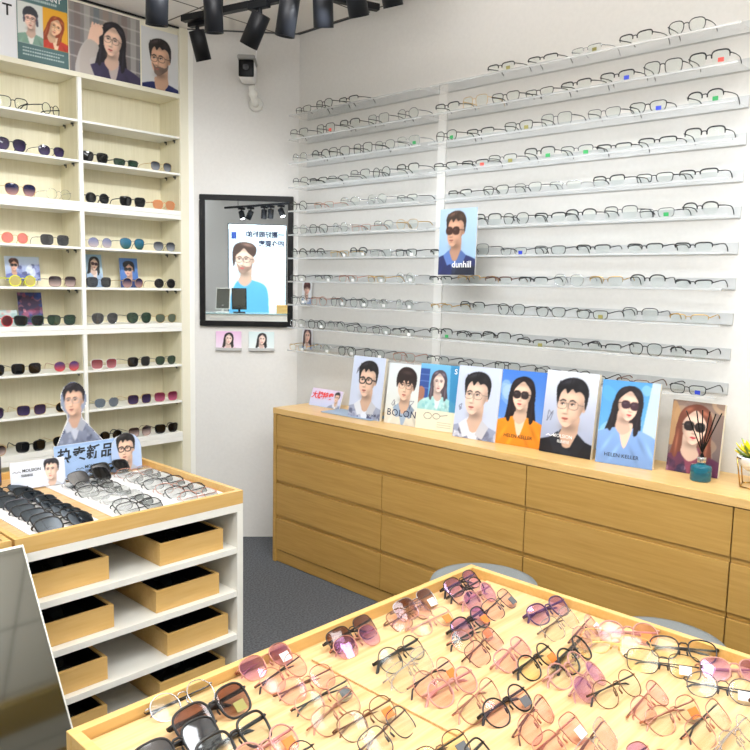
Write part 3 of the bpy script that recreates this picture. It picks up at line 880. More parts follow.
LN = {'clear': 'clear', 'purple': 'purple-black', 'black': 'black', 'green': 'dark green', 'greygrad': 'grey gradient', 'bluegrad': 'navy-to-pink', 'orange': 'amber',
      'pink': 'coral pink', 'grey': 'grey', 'lilac': 'lilac', 'greenblue': 'blue-green mirrored', 'yellow': 'pale yellow', 'browngrad': 'brown gradient', 'rednavy': 'dark red',
      'olive': 'olive', 'redgrad': 'violet-to-red', 'rose': 'rose', 'bluegrey': 'blue-grey', 'magenta': 'magenta'}
for z, sn, L in CABG:
    for i, (x, ln, fc, sh) in enumerate(L):
        col = 'wide left bay' if x < 1.9 else 'right bay'
        k = [q for q in L if (q[0] < 1.9) == (x < 1.9)].index((x, ln, fc, sh))
        yaw = R({1.765: 28}.get(x, 0) if z > 2.3 else 0)
        glasses('%s %s glasses with %s lenses, %s along cabinet %s, %s bay' % (fc, sh, LN[ln], ORD[k], sn, 'left' if x < 1.9 else 'right'),
                (x, YC + 0.028, z + 0.0005), yaw + R(random.Random(i + int(z * 100)).uniform(-5, 5)), 0, sh, 'full', 0.0017 if fc in ('black', 'yellow', 'matte black', 'orange', 'green', 'red') else 0.0009, fc, ln,
                0.0022 if fc in ('black', 'yellow', 'green') else 0.0011, group='sunglasses on the cabinet shelves', sc=1.17)

# small cards standing in the cabinet
CG = 'small picture cards in the cabinet'


def card(label, x, z, w_, asp, P, y=YC + 0.14, lean=0.16, rz=0.0):
    t, h = poster(label, Matrix.Translation((x, y, z + 0.001)) @ Matrix.Rotation(rz, 4, 'Z') @ Matrix.Rotation(-lean, 4, 'X'), P, w_, 0.003, 'picture_card', 'card', M['paper'], CG)


P = Pic(.70, 60, '#c6d6ea', '#7f8db8'); P.blotch(30, ['#3c4578', '#5a66a0', '#dfe6f2', '#2b2f5c', '#8a93c0'], 5, .12, (.3, 1, .25, .7))
head(P, .26, .26, .15, 0, 0, '#d8a58c', '#4a2f2a', 'wavy', 'sun', '#151518', '#151518', top='#5560a0', inner='#9aa5d0', collar=False)
card('landscape card of a man in sunglasses before blue mountains', 1.645, 1.506 + 0.03, 0.175, .7, P)
P = Pic(1.35, 50, '#5b3a52', '#2b3a6a'); P.blotch(60, ['#b05a72', '#d98a9a', '#2c4a94', '#1e2248', '#7a3050', '#3a56b0'], 9, .13)
card('upright card with a dark pink and blue flower pattern', 1.68, 1.307, 0.125, 1.35, P)
P = Pic(1.9, 40, '#9fc4de', '#cfdfe8'); head(P, .52, .55, .33, .3, .15, '#f0cdb8', '#17161a', 'longside', 'sun', '#3a1a20', '#3a1a24', top='#a7c0dc', inner='#e8d0c4', collar=False)
card('narrow card of a long-haired woman in dark sunglasses', 2.035, 1.506, 0.095, 1.9, P)
P = Pic(1.6, 40, '#5a86c4', '#2f5da6'); head(P, .5, .62, .34, -.5, 0, '#dcae96', '#161518', 'wavy', 'sun', '#151518', '#151518', top='#23396e', inner='#8fa8d0', collar=False)
card('blue card of a short-haired man in dark sunglasses', 2.24, 1.506, 0.105, 1.6, P, rz=-0.15)
P = Pic(.6, 30, '#c9d6d4', '#9fb4b2'); P.blotch(8, ['#e48a7a', '#7fa2a0'], 2, .12)
card('pale green landscape card in the left bay', 1.545, 1.307, 0.13, .6, P)

# ------------------------------------------------------------------ corner wall: mirror, camera, cards
t = thing('wall_mirror', 'black framed rectangular mirror hanging on the narrow corner wall', 'mirror', mtx=MW(0.335, 1.29, 0.0))
W2, Hm = 0.272, 0.762; fw_ = 0.032
bm = bmesh.new()
for x0, x1, z0, z1 in ((-W2, W2, 0, fw_), (-W2, W2, Hm - fw_, Hm), (-W2, -W2 + fw_, fw_, Hm - fw_), (W2 - fw_, W2, fw_, Hm - fw_)):
    box(bm, x0, x1, -0.022, -0.001, z0, z1)
bmesh.ops.bevel(bm, geom=bm.edges[:], offset=0.003, segments=2, affect='EDGES')
obj('frame', bm, M['black'], t)
obj('mirror_glass', B(-W2 + fw_ - .002, W2 - fw_ + .002, -0.010, -0.001, fw_ - .002, Hm - fw_ + .002), M['mirror'], t)

t = thing('security_camera', 'white bullet security camera with black front on the corner wall', 'camera', mtx=MW(0.350, 2.565, 0.0) @ Matrix.Scale(1.22, 4))
bm = bmesh.new()
# wall bracket: round base, arm, ball
for r_, y0, y1, z in ((0.034, -0.012, 0.0, 0.0),):
    q = bmesh.ops.create_cone(bm, cap_ends=True, segments=28, radius1=r_, radius2=r_ * .85, depth=0.014, matrix=Matrix.Translation((0.03, -0.008, 0.0)) @ Matrix.Rotation(R(90), 4, 'X'))
tube(bm, [(0.03, -0.01, 0), (0.028, -0.045, 0.004), (0.022, -0.06, 0.03), (0.015, -0.065, 0.07)], [0.016, 0.017, 0.015, 0.014], seg=14)
bmesh.ops.create_uvsphere(bm, u_segments=16, v_segments=10, radius=0.021, matrix=Matrix.Translation((0.022, -0.062, 0.035)))
obj('bracket', bm, M['white'], t, True)
bm = bmesh.new(); box(bm, -0.036, 0.036, -0.155, -0.03, 0.083, 0.165, 0.014)
obj('body', bm, M['paper'], t, True)
bm = bmesh.new(); box(bm, -0.040, 0.040, -0.175, -0.03, 0.160, 0.180, 0.007)
obj('sunshield', bm, mat('camera_shield_grey', '#9a9a98', 0.5), t, True)
bm = bmesh.new(); box(bm, -0.034, 0.034, -0.166, -0.152, 0.086, 0.160, 0.006)
f = obj('front_panel', bm, M['black'], t, True)
bm = bmesh.new(); bmesh.ops.create_cone(bm, cap_ends=True, segments=28, radius1=0.016, radius2=0.014, depth=0.008, matrix=Matrix.Translation((0, -0.169, 0.125)) @ Matrix.Rotation(R(90), 4, 'X'))
link('camera_lens', mesh_of(bm), mat('camera_lens', '#25262a', 0.08), f)
bm = bmesh.new(); tube(bm, [(0.03, -0.008, 0.03), (0.028, -0.004, 0.2), (0.032, -0.004, 0.245)], 0.0025)
obj('cable', bm, M['paper'], t)

for k, (d0, bg, sk, lab) in enumerate(((0.155, '#e2b8d8', 0, 'pink card of a long-haired woman beneath the mirror'), (0.348, '#cfe0e0', 1, 'pale green card of a long-haired woman beneath the mirror'))):
    P = Pic(.68, 60, bg, '#ecdcec' if k == 0 else '#e6eeee'); head(P, .52 if k else .5, .30, .19, .2, .1, '#f3d3c6', '#1c191c', 'long', None, top='#e9c6d2' if k == 0 else '#dfe8ea', inner='#f3d3c6', collar=False)
    tt, h = poster(lab, MW(d0 + 0.075, 1.158, 0.012), P, 0.15, 0.003, 'picture_card', 'card', M['paper'], 'two cards under the mirror')
    obj('holder_with_shadow', B(-0.077, 0.077, -0.004, 0.011, -0.012, 0.004), mat('holder_and_shadow_grey', '#b9b8b6', 0.3), tt)  # clear holder with its shadow built in as a solid grey lip

# ------------------------------------------------------------------ drawer counter along the right wall
XF = 2.652; ZT = 0.87
ct = thing('drawer_counter', 'long oak drawer counter with flush fronts beneath the glasses rack', 'counter', (XF, 3.28, 0))


def cc(name, x0, x1, y0, y1, z0, z1, m, bev=0.001, par=None, **kw):
    return obj(name, B(x0 - XF, x1 - XF, y0 - 3.28, y1 - 3.28, z0, z1, bev), m, par or ct)


YE = -1.6
cc('counter_top', XF, 3.010, YE, 3.285, 0.838, ZT, M['oak_top'], 0.0015)
cc('end_panel', XF, 3.010, 3.258, 3.282, 0, 0.8375, M['oak_front'])
cc('carcass', XF + 0.022, 3.008, YE, 3.2575, 0.001, 0.8375, M['oak_dark'], 0)
cc('plinth', XF + 0.008, XF + 0.021, YE, 3.257, 0.004, 0.068, M['oak_front'], 0)
seps = [3.256, 2.458, 1.658, 0.851, 0.05, -0.75, -1.55]
rows = [(0.664, 0.834), (0.470, 0.643), (0.272, 0.448), (0.074, 0.250)]
for i in range(len(seps) - 1):
    for j, (z0, z1) in enumerate(rows):
        y1, y0 = seps[i], seps[i + 1]
        if j == 0 and i == 0: y0 = seps[2]
        if j == 0 and i == 1: continue
        d = cc('drawer', XF + 0.002, XF + 0.021, y0 + 0.0022, y1 - 0.0022, z0, z1, M['oak_front'], 0.0012)
        lp = obj('finger_groove', B(0.010, 0.0215, y0 + 0.0022 - 3.28, y1 - 0.0022 - 3.28, z0 - 0.0195, z0 - 0.0005), M['oak_front'], d) if j < 3 else None
        if lp: lp['label'] = 'recessed finger groove under the drawer front'

# ------------------------------------------------------------------ clear wall rack with glasses
rk = []
for sec, (ya, yb, nm) in enumerate(((1.018, 2.405, 'wide'), (2.462, 3.425, 'narrow'))):
    for k in range(11):
        z = 1.166 + 0.1312 * k
        sn = ORD[10 - k]
        t = thing('rack_shelf', 'clear acrylic shelf, %s from top, of the %s wall rack' % (sn, nm if True else ''), 'shelf', (3.011, (ya + yb) / 2, z), group='clear shelves of the wall rack')
        hy = (yb - ya) / 2
        bm = bmesh.new()
        box(bm, -0.140, 0, -hy, hy, -0.004, 0.0)
        obj('shelf_plate', bm, M['acryl'], t)
        obj('back_lip', B(-0.006, 0, -hy, hy, 0.001, 0.043), M['lip'], t)
        obj('front_edge', B(-0.144, -0.1402, -hy, hy, -0.0045, 0.004), M['edge'], t)
for y in (2.434,):
    tag(obj('rack_upright', B(3.004, 3.012, y - 0.026, y + 0.026, 0.93, 2.47, 0.001), M['upright']), 'white upright strip between the narrow and the wide wall rack', 'strip')

rg = random.Random(11)
FN = {'black': 'black', 'gunmetal': 'gunmetal', 'silver': 'silver', 'gold': 'gold', 'brown': 'brown', 'rose gold': 'rose gold', 'matte black': 'matte black', 'bronze': 'bronze'}


def rackglass(sec, k, idx, y, fc, shape, rim, tagc):
    z = 1.166 + 0.1312 * k
    sn = ORD[10 - k]
    lab = '%s %s %s glasses, %s from corner, %s shelf down, %s rack' % (fc, 'half-rim' if rim == 'half' else 'full-rim', shape, ORD[idx], sn, 'wide' if sec == 0 else 'narrow')
    r_ = 0.0016 if fc in ('black', 'matte black', 'brown') else 0.0011
    glasses(lab, (2.880, y, z + 0.0008), -math.pi / 2 + rg.uniform(-.12, .12), (.10 if shape in ('rect', 'slim', 'browline') else .04) + rg.uniform(0, .03), shape, rim, r_, fc, 'clear', 0.0017, tagc=tagc,
            group='glasses on the wall rack', sc=1.13)


for k in range(11):
    # wide section, counted from the corner (large y) towards the planter
    if k == 10: ys = [2.02, 1.80, 1.60, 1.40, 1.20]
    else:
        n = 8 if k % 2 else 7
        y0, y1 = 2.32 - (0.11 if k in (6, 5) else 0), 1.13
        ys = [y0 + (y1 - y0) * i / (n - 1) for i in range(n)]
    for i, y in enumerate(ys):
        fc = rg.choices(['black', 'gunmetal', 'black', 'matte black', 'gold', 'silver', 'brown'], [6, 3, 3, 1, 1, 1.3, .6])[0]
        rackglass(0, k, i, y + rg.uniform(-.012, .012), fc, rg.choice(['rect', 'browline', 'rect', 'square', 'slim']) if rg.random() < .85 else 'panto', 'half' if rg.random() < .6 else 'full',
                  rg.choices([None, 'green', 'blue', 'red', 'olive', 'grey'], [9, .8, .8, .5, .4, .5])[0])
    n = 6 if k % 3 else 5
    ys = [3.345 - i * (3.345 - 2.55) / (n - 1) for i in range(n)]
    if k == 10: ys = [3.33, 3.16, 2.96]
    for i, y in enumerate(ys):
        if k < 7:
            fc = rg.choices(['black', 'gunmetal', 'silver', 'rose gold', 'gold'], [4, 3, 2, 1.5, 1.5])[0]; sh = rg.choice(['round', 'panto', 'panto', 'rect'])
            tg_ = 'white' if (k < 5 and rg.random() < .75) else None
        else:
            fc = rg.choices(['black', 'gunmetal', 'silver', 'gold'], [5, 3, 1, 1])[0]; sh = rg.choice(['rect', 'round', 'square', 'panto'])
            tg_ = 'red' if (k == 9 and i == 1) else ('green' if (k == 8 and i == n - 1) else None)
        rackglass(1, k, i, y + rg.uniform(-.012, .012), fc, sh, 'full' if rg.random() < .7 else 'half', tg_)

# picture of a man held in the rack
P = Pic(1.42, 64, '#a9c2dc', '#8fb0d0')
head(P, .44, .48, .32, -.9, 0, '#c99a80', '#33261f', 'short', 'sun', '#3a221c', '#3a221c', top='#28305e', inner='#5a78b8', lips='#9a5c50')
P.poly([(.38, 1.22), (1, 1.22), (1, 1.42), (.38, 1.42)], '#20242c', .8, False)
t, h = poster('upright picture of a man in sunglasses and navy jacket on the rack', look_to((2.852, 2.205, 1.604), (0, 2.205), 0.02), P, 0.213, 0.004, 'poster', 'poster', M['paper'])
lettering('dunhill', 0.042, INK['white'], t, (0.03, -0.001, 0.047), bold=0.0004)
for nm, y, z, w_, asp, st, hc in (('man', 3.40, 1.43 + .002, 0.085, 1.5, 'fringe', '#4a2c2c'), ('woman', 3.392, 1.166 + .002, 0.09, 1.35, 'long', '#33202a')):
    P = Pic(asp, 34, '#e6e8ec', '#e6e8ec'); head(P, .5, .5, .38, 0.1, 0, '#e9bfae', hc, st, None, top='#8fa0c0', inner='#e8e8ee')
    poster('small picture card of a %s standing at the rack end' % ('brown-haired man' if nm == 'man' else 'long-haired woman'), look_to((2.988, y, z + .0), (0, y), 0.05), P, w_, 0.002, 'picture_card', 'card', M['paper'], 'cards at the rack end')

# ------------------------------------------------------------------ posters on the counter
PG = 'portrait boards leaning on the counter'
ASP = 1.47


def cposter(label, y0, y1, xb, P, yaw=0.0, ht=None, lean=0.14, thick=0.018, side=None):
    yc = (y0 + y1) / 2; wid = abs(y0 - y1)
    mtx = Matrix.Translation((xb, yc, ZT + 0.0012)) @ Matrix.Rotation(-math.pi / 2 + yaw, 4, 'Z') @ Matrix.Rotation(-lean, 4, 'X')
    return poster(label, mtx, P, wid, thick, 'portrait_board', 'poster', side or M['board'], PG)


def scrib(P, x, y, s, seed, col='#4a4a58'):
    rn = random.Random(seed); q = [(x, y)]
    for _ in range(7): q.append((x + rn.uniform(-.5, .5) * s, y + rn.uniform(-1, 1) * s))
    P.line(q, .012, col, .8)


P = Pic(ASP, 72, '#cfd9ef', '#c3cde4'); head(P, .50, .58, .36, -.6, 0, '#e9c3ac', '#1a191c', 'short', 'bold', '#1b1b20', top='#9aa3bd', inner='#dfe4f0', pat=['#3b3f5c', '#c9cfe0', '#6a7290'], lips='#b06058')
scrib(P, .2, .35, .12, 3)
t, h = cposter('portrait board of a man in bold black glasses, patterned shirt', 2.818, 2.602, 2.775, P, 0.05)
lettering('MOLSION', 0.014, INK['navy'], t, (0.05, -0.001, 0.022))
P = Pic(ASP, 72, '#dfe7ec', '#dfe0d8'); head(P, .54, .54, .33, -.15, 0.05, '#ecc4aa', '#2a2020', 'fringe', 'wire', '#5a4a44', top='#e3dfd3', inner='#9db0c8', lips='#c0685e')
scrib(P, .25, .95, .14, 6); scrib(P, .75, .95, .14, 8)
t, h = cposter('portrait board of a man with a brown fringe and cream jacket', 2.572, 2.368, 2.790, P, 0.10)
lettering('BOLON', 0.047, INK['navy'], t, (0, -0.001, 0.055), space=1.15, bold=0.0002)
P = Pic(ASP, 72, '#6fb2dc', '#5aa0cf')
P.poly([(0, .12), (.25, .12), (.25, .80), (0, .80)], '#2a3f86', .85, False)
for v in (.25, .4, .55): P.line([(0, v), (.25, v)], .015, '#6a86c4')
P.poly([(0, .55), (.16, .6), (.1, 1.0), (0, 1.0)], '#c07a52', .8)
head(P, .50, .40, .21, 0, 0, '#ecd0c4', '#4a4048', 'long', None, top='#a9dcdc', inner='#dff0ee', pat=['#c8ecec', '#7fc0c8', '#e8f6f4'], collar=False)
P.poly([(.76, 0), (1, 0), (1, 1.05), (.82, 1.05)], '#2f7fb0', .8, False)
P.poly([(0, 1.03), (1, 1.03), (1, 1.47), (0, 1.47)], '#ece6cd', 1, False)
P.ring(.30, 1.16, .10, .07, .012, '#5a5a58'); P.ring(.52, 1.15, .09, .06, .012, '#5a5a58'); P.line([(.6, 1.14), (.8, 1.10)], .012, '#5a5a58')
for v in (1.28, 1.33, 1.38): P.line([(.55, v), (.9, v)], .014, '#8a8a80', .7)
t, h = cposter('blue portrait board of a long-haired woman with cream foot', 2.376, 2.163, 2.806, P, 0.14, 0)
lettering('S', 0.035, INK['white'], t, (0.088, -0.001, 0.285), bold=0.0006)
P = Pic(ASP, 72, '#ccd4ea', '#bcc6e0'); head(P, .47, .60, .37, -.7, 0, '#ecc6b0', '#1a191c', 'short', 'wire', '#77706a', top='#8f98b4', inner='#dfe2ee', pat=['#4a4c60', '#d6dae8', '#6a6f88'], lips='#b8625c')
scrib(P, .14, .85, .10, 12)
t, h = cposter('portrait board of a man in thin glasses and grey checked suit', 2.130, 1.908, 2.775, P, 0.08)
P = Pic(ASP, 72, '#3f74c8', '#6f9adb'); P.blotch(10, ['#8fb2e4', '#a6c2ea', '#5f8cd4'], 4, .2, (0, .6, .2, 1.2))
head(P, .50, .48, .28, -.35, .02, '#eec7ae', '#1b1518', 'longside', 'sun', '#2a2022', '#2a2022', top='#e88a1e', inner='#eec7ae', lips='#c0404a', collar=False)
t, h = cposter('portrait board of a woman in sunglasses and an orange dress', 1.915, 1.693, 2.800, P, 0.10)
lettering('HELEN KELLER', 0.021, INK['black'], t, (0, -0.001, 0.040))
P = Pic(ASP, 72, '#dfe3ee', '#8d97b4'); head(P, .52, .60, .37, -.6, 0.0, '#e6bea6', '#18171b', 'short', 'wire', '#6b6460', top='#16171f', inner='#22242e', lips='#a8564e')
scrib(P, .15, .80, .11, 22)
t, h = cposter('portrait board of a man in thin glasses and a black jacket', 1.690, 1.456, 2.795, P, 0.02)
lettering('MOLSION', 0.020, INK['white'], t, (-0.015, -0.001, 0.075))
lettering('︿︿', 0.022, INK['white'], t, (-0.07, -0.001, 0.078), bold=0.0008)
lettering('陌森眼镜', 0.014, INK['white'], t, (-0.01, -0.001, 0.052))
P = Pic(ASP, 72, '#4f93cf', '#6aaad9'); P.blotch(14, ['#7ab4e0', '#5aa2d8', '#9cc8e8'], 14, .2)
P.poly([(.86, 0), (1, 0), (1, 1.47), (.70, 1.47)], '#c3d3e6', .9, False)
head(P, .48, .42, .26, .6, .12, '#f0c8b2', '#1c1619', 'longside', 'sun', '#3c2628', '#3c2430', top='#7fa4dc', inner='#eec4ae', lips='#c83a44', collar=False)
t, h = cposter('portrait board of a smiling woman in round sunglasses and blue dress', 1.430, 1.206, 2.800, P, 0.12)
lettering('HELEN KELLER', 0.021, INK['black'], t, (-0.01, -0.001, 0.036))
P = Pic(1.42, 72, '#8a7468', '#5e5254'); P.blotch(16, ['#a8907c', '#b89a7c', '#6e5c54', '#8e7a74'], 15, .2)
P.poly([(0, .1), (.12, .1), (.25, .6), (0, .9)], '#b48a5a', .7)
head(P, .46, .50, .34, .1, .05, '#ecc8b4', '#6a3a2c', 'long', 'sun', '#1b1517', '#1b1517', top='#5a2f48', inner='#7a3a50', pat=['#b04a70', '#2a2440', '#d8b8c8', '#3a2238'], lips='#c03040', collar=False)
t, h = cposter('portrait board of an auburn-haired woman in large dark sunglasses', 1.176, 0.985, 2.868, P, 0.02, lean=0.12)

# small tent sign, flat pad
P = Pic(.42, 60, '#dccbe4', '#bcc9ea'); head(P, .84, .17, .10, -.4, 0, '#e9c3ac', '#1a191c', 'short', 'wire', top='#8f98b4', inner='#dfe2ee')
t, h = poster('small lilac tent sign with red lettering and a man portrait', Matrix.Translation((2.872, 3.115, ZT + 0.001)) @ Matrix.Rotation(-math.pi / 2 + 0.03, 4, 'Z') @ Matrix.Rotation(-0.35, 4, 'X'), P, 0.24, 0.006, 'tent_sign', 'sign', M['paper'])
lettering('大牌特卖', 0.042, INK['red'], t, (-0.03, -0.001, 0.06), shear=0.15, bold=0.0012)
t = thing('counter_pad', 'flat pale blue pad lying behind the first portrait board', 'pad', (2.80, 2.84, ZT + 0.0008), (0, 0, 0.03))
obj('pad_sheet', B(-0.05, 0.10, -0.20, 0.16, 0, 0.004, 0.001), mat('pale_blue_pad', '#93a6bd', 0.5), t)

# reed diffuser
t = thing('reed_diffuser', 'teal glass reed diffuser with black sticks before the last portrait', 'diffuser', (2.800, 1.020, ZT + 0.0005))
bm = bmesh.new(); lathe(bm, [(0.001, 0.0), (0.034, 0.0), (0.0365, 0.004), (0.0365, 0.05), (0.034, 0.056), (0.015, 0.060), (0.013, 0.064)], 36)
gm = bpy.data.materials.new('teal_glass'); gm.use_nodes = True; pb = gm.node_tree.nodes['Principled BSDF']
pb.inputs['Base Color'].default_value = (*lin('#1d7d96'), 1); pb.inputs['Transmission Weight'].default_value = 0.55; pb.inputs['Roughness'].default_value = 0.05
o = obj('bottle', bm, gm, t, True)
bm = bmesh.new(); lathe(bm, [(0.0145, 0.0645), (0.0155, 0.066), (0.0155, 0.085), (0.0145, 0.0865)], 28)
obj('collar', bm, M['chrome'], t, True)
for i, (dx, dy) in enumerate(((-.03, .055), (0, .03), (.02, -.01), (-.02, -.045), (.01, -.055), (.03, .02))):
    bm = bmesh.new(); tube(bm, [(dx * -.1, dy * -.1, 0.087), (dx, dy, 0.087 + 0.165)], 0.0023, seg=8)
    obj('reed', bm, M['black'], t)

# wire planter with yellow flowers
t = thing('planter', 'white bowl in a gold wire stand on the counter end', 'planter', (2.855, 0.835, ZT + 0.0005))
bm = bmesh.new()
top = [(0.085 * math.cos(a), 0.085 * math.sin(a), 0.105) for a in [math.pi / 3 * k + .2 for k in range(6)]]
bot = [(0.068 * math.cos(a), 0.068 * math.sin(a), 0.0025) for a in [math.pi / 3 * k + .2 for k in range(6)]]
for k in range(6):
    tube(bm, [top[k], top[(k + 1) % 6]], 0.0024, seg=6); tube(bm, [bot[k], bot[(k + 1) % 6]], 0.0024, seg=6)
    tube(bm, [top[k], bot[k]], 0.0024, seg=6, up=(1, 0.3, 0))
obj('wire_stand', bm, M['gold'], t, True)
bm = bmesh.new(); lathe(bm, [(0.02, 0.055), (0.045, 0.058), (0.070, 0.078), (0.080, 0.105), (0.079, 0.112), (0.073, 0.110), (0.06, 0.085)], 32)
obj('bowl', bm, M['paper'], t, True)
bm = bmesh.new(); lathe(bm, [(0.03, 0.090), (0.068, 0.100), (0.04, 0.106)], 20)
obj('moss', bm, mat('dark_moss', '#33402a', 0.9), t, True)
rn = random.Random(8)


def petal(bm, base, tipv, wid, m=0):
    base = Vector(base); tipv = Vector(tipv); d = (tipv - base); s = d.cross(Vector((0.3, 0.2, 1))).normalized()
    up_ = s.cross(d).normalized(); L = []
    for k, (f_, w1) in enumerate(((0, .25), (.3, .9), (.6, 1), (.85, .6), (1, .05))):
        c = base + d * f_ - up_ * (0.15 * d.length * math.sin(f_ * 2.2))
        L.append([bm.verts.new(c - s * wid * w1), bm.verts.new(c + up_ * wid * .25), bm.verts.new(c + s * wid * w1), bm.verts.new(c - up_ * wid * .12)])
    for a, b in zip(L, L[1:]):
        for k in range(4): bm.faces.new((a[k], a[(k + 1) % 4], b[(k + 1) % 4], b[k]))


ym = mat('yellow_petal', '#f2e21c', 0.5); gm2 = mat('green_leaf', '#7d9c3a', 0.5)
for fx, fy, fz in ((0.0, 0.035, 0.105), (-0.03, -0.02, 0.11), (0.03, -0.03, 0.105)):
    bm = bmesh.new()
    for k in range(16):
        a = k * 2.4; el = 0.25 + 0.07 * k
        ln_ = 0.065 - 0.001 * k
        petal(bm, (fx, fy, fz), (fx + ln_ * math.cos(a) * math.cos(el), fy + ln_ * math.sin(a) * math.cos(el), fz + 0.012 + ln_ * math.sin(el)), 0.010)
    obj('flower', bm, ym, t, True)
bm = bmesh.new()
for k in range(12):
    a = k * 0.55; petal(bm, (0.03 * math.cos(a), 0.03 * math.sin(a), 0.1), (0.085 * math.cos(a), 0.085 * math.sin(a), 0.125 + .02 * (k % 3)), 0.008)
obj('leaves', bm, gm2, t, True)

# ------------------------------------------------------------------ round stools
for lab, x, y in (('round grey felt stool behind the far table corner', 2.33, 1.62), ('round grey felt stool half hidden by the table edge near the planter', 2.32, 0.93)):
    t = thing('stool', lab, 'stool', (x, y, 0), group='round grey stools')
    bm = bmesh.new(); lathe(bm, [(0.05, 0.05), (0.195, 0.05), (0.21, 0.07), (0.21, 0.42), (0.20, 0.443), (0.17, 0.45), (0.04, 0.452)], 48)
    obj('seat', bm, M['stool'], t, True)
    bm = bmesh.new(); lathe(bm, [(0.05, 0.0), (0.18, 0.0), (0.18, 0.05), (0.05, 0.05)], 36)
    obj('base', bm, M['black'], t, True)
# ------------------------------------------------------------------ display tables
TX1 = 1.436


def table(label, x0, x1, y0, y1, shelves=True, front_y=None):
    t = thing('display_table', label, 'display table', (x0, y0, 0))
    w_, d_ = x1 - x0, y1 - y0
    # wooden tray rim on top: outer box with raised rails and a floor
    th = 0.016; zt = 0.90; zb = 0.857
    for nm, a in (('rail', (0, w_, 0, th)), ('rail', (0, w_, d_ - th, d_)), ('rail', (0, th, th, d_ - th)), ('rail', (w_ - th, w_, th, d_ - th))):
        obj('tray_rail', B(a[0] + .0002, a[1] - .0002, a[2] + .0002, a[3] - .0002, zb + 0.0005, zt, 0.001), M['oak_tray'], t)
    # pale top faces of the rails
    obj('tray_floor', B(th, w_ - th, th, d_ - th, zb + 0.0005, 0.878), M['oak_traytop'], t)
    s_ = 0.022
    obj('table_top', B(0, w_, 0.0, d_, 0.833, zb, 0.0008), M['white'], t)
    for a in ((0, s_), (w_ - s_, w_)):
        obj('side_panel', B(a[0], a[1], 0.0, d_, 0.0, 0.8325, 0.0008), M['white'], t)
    obj('back_panel', B(s_, w_ - s_, d_ / 2 - 0.006 if False else d_ - 0.02, d_ - 0.008, 0.0, 0.8325), M['white'], t)
    for z in (0.717, 0.575, 0.431, 0.285, 0.141):
        obj('shelf', B(s_, w_ - s_, 0.002, d_ - 0.021, z - 0.019, z, 0.0008), M['white'], t)
    return t


table('white open-shelf display table with oak tray top and storage trays', 0.735, TX1, 1.925, 2.64)
table('oak-rimmed display table covered with rows of eyeglasses in front', 0.458, TX1, -0.6, 1.037)

# storage trays in the first table's shelves ---------------------------
rt = random.Random(5)
ZS = (0.717, 0.575, 0.431, 0.285, 0.141)
right_x = [(1.152, 1.375), (1.140, 1.362), (1.175, 1.395), (1.150, 1.385), (1.15, 1.38)]
left_x = [(0.775, 1.00), (0.775, 1.01), (0.775, 0.985), (0.775, 0.985), (0.775, 0.98)]
for j, z in enumerate(ZS):
    for side, (x0, x1) in (('right', right_x[j]), ('left', left_x[j])):
        yf = 1.935 + (0.012 if side == 'left' else 0.004) + rt.uniform(0, .012)
        t = thing('storage_tray', 'oak storage tray with black lining, %s shelf down, %s stack of the table' % (ORD[j], side), 'tray', (x0, yf, z + 0.0006), group='oak storage trays under the display table')
        w_ = x1 - x0; d_ = 0.42; h_ = 0.066; th = 0.010
        obj('front_panel', B(0, w_, 0, th, 0, h_, 0.0008), M['oak_tray'], t)
        obj('side_panel', B(0, th, th + .0003, d_, 0, h_, 0.0008), M['oak_tray'], t)
        obj('side_panel', B(w_ - th, w_, th + .0003, d_, 0, h_, 0.0008), M['oak_tray'], t)
        obj('back_panel', B(th + .0003, w_ - th - .0003, d_ - th, d_, 0, h_, 0.0008), M['oak_tray'], t)
        bm = bmesh.new()
        box(bm, th, w_ - th, th, d_ - th, 0.001, 0.004)
        box(bm, th, th + .003, th, d_ - th, 0.004, h_ - .004); box(bm, w_ - th - .003, w_ - th, th, d_ - th, 0.004, h_ - .004); box(bm, th, w_ - th, th, th + .003, 0.004, h_ - .004)
        obj('lining', bm, M['black_in'], t)
        for q in range(2):
            if j > 3: continue
            gx = x0 + w_ / 2 + (rt.uniform(-.01, .01))
            glasses('black folded sunglasses, %s one in the oak storage tray, %s shelf down, %s stack' % (('front', 'rear')[q], ORD[j], side),
                    (gx, yf + 0.05 + q * 0.10, z + 0.0055), rt.uniform(-.15, .15), R(-58), 'wayfarer', 'full', 0.0018, 'black', 'blackblue', 0.0022, True, group='sunglasses in the storage trays')

# white trays and sunglasses on the first table ------------------------
ZB = 0.8782
for lab, x0, x1, y0, y1 in (('white insert card under the black sunglasses', 0.800, 0.992, 1.946, 2.45), ('white insert card under the clear glasses', 1.035, 1.412, 1.946, 2.44)):
    t = thing('insert_card', lab, 'card', (x0, y0, ZB)); obj('card_sheet', B(0, x1 - x0, 0, y1 - y0, 0, 0.003, 0.0005), M['paper'], t)
ZG = ZB + 0.0036
rq = random.Random(21)
for i in range(8):
    y = 1.975 + i * 0.061
    glasses('black folded sunglasses, %s pair from the front in the white-card column' % ORD[i], (0.905 + rq.uniform(-.008, .008), y, ZG), rq.uniform(-.06, .06), R(-62), rq.choice(['wayfarer', 'square', 'oversize']),
            'full', rq.choice([0.0016, 0.0020]), ['black', 'black', 'matte black', 'black', 'gunmetal', 'black', 'black', 'black'][i], 'blackblue', 0.0024, True, group='black sunglasses in a column on the table', sc=1.15)
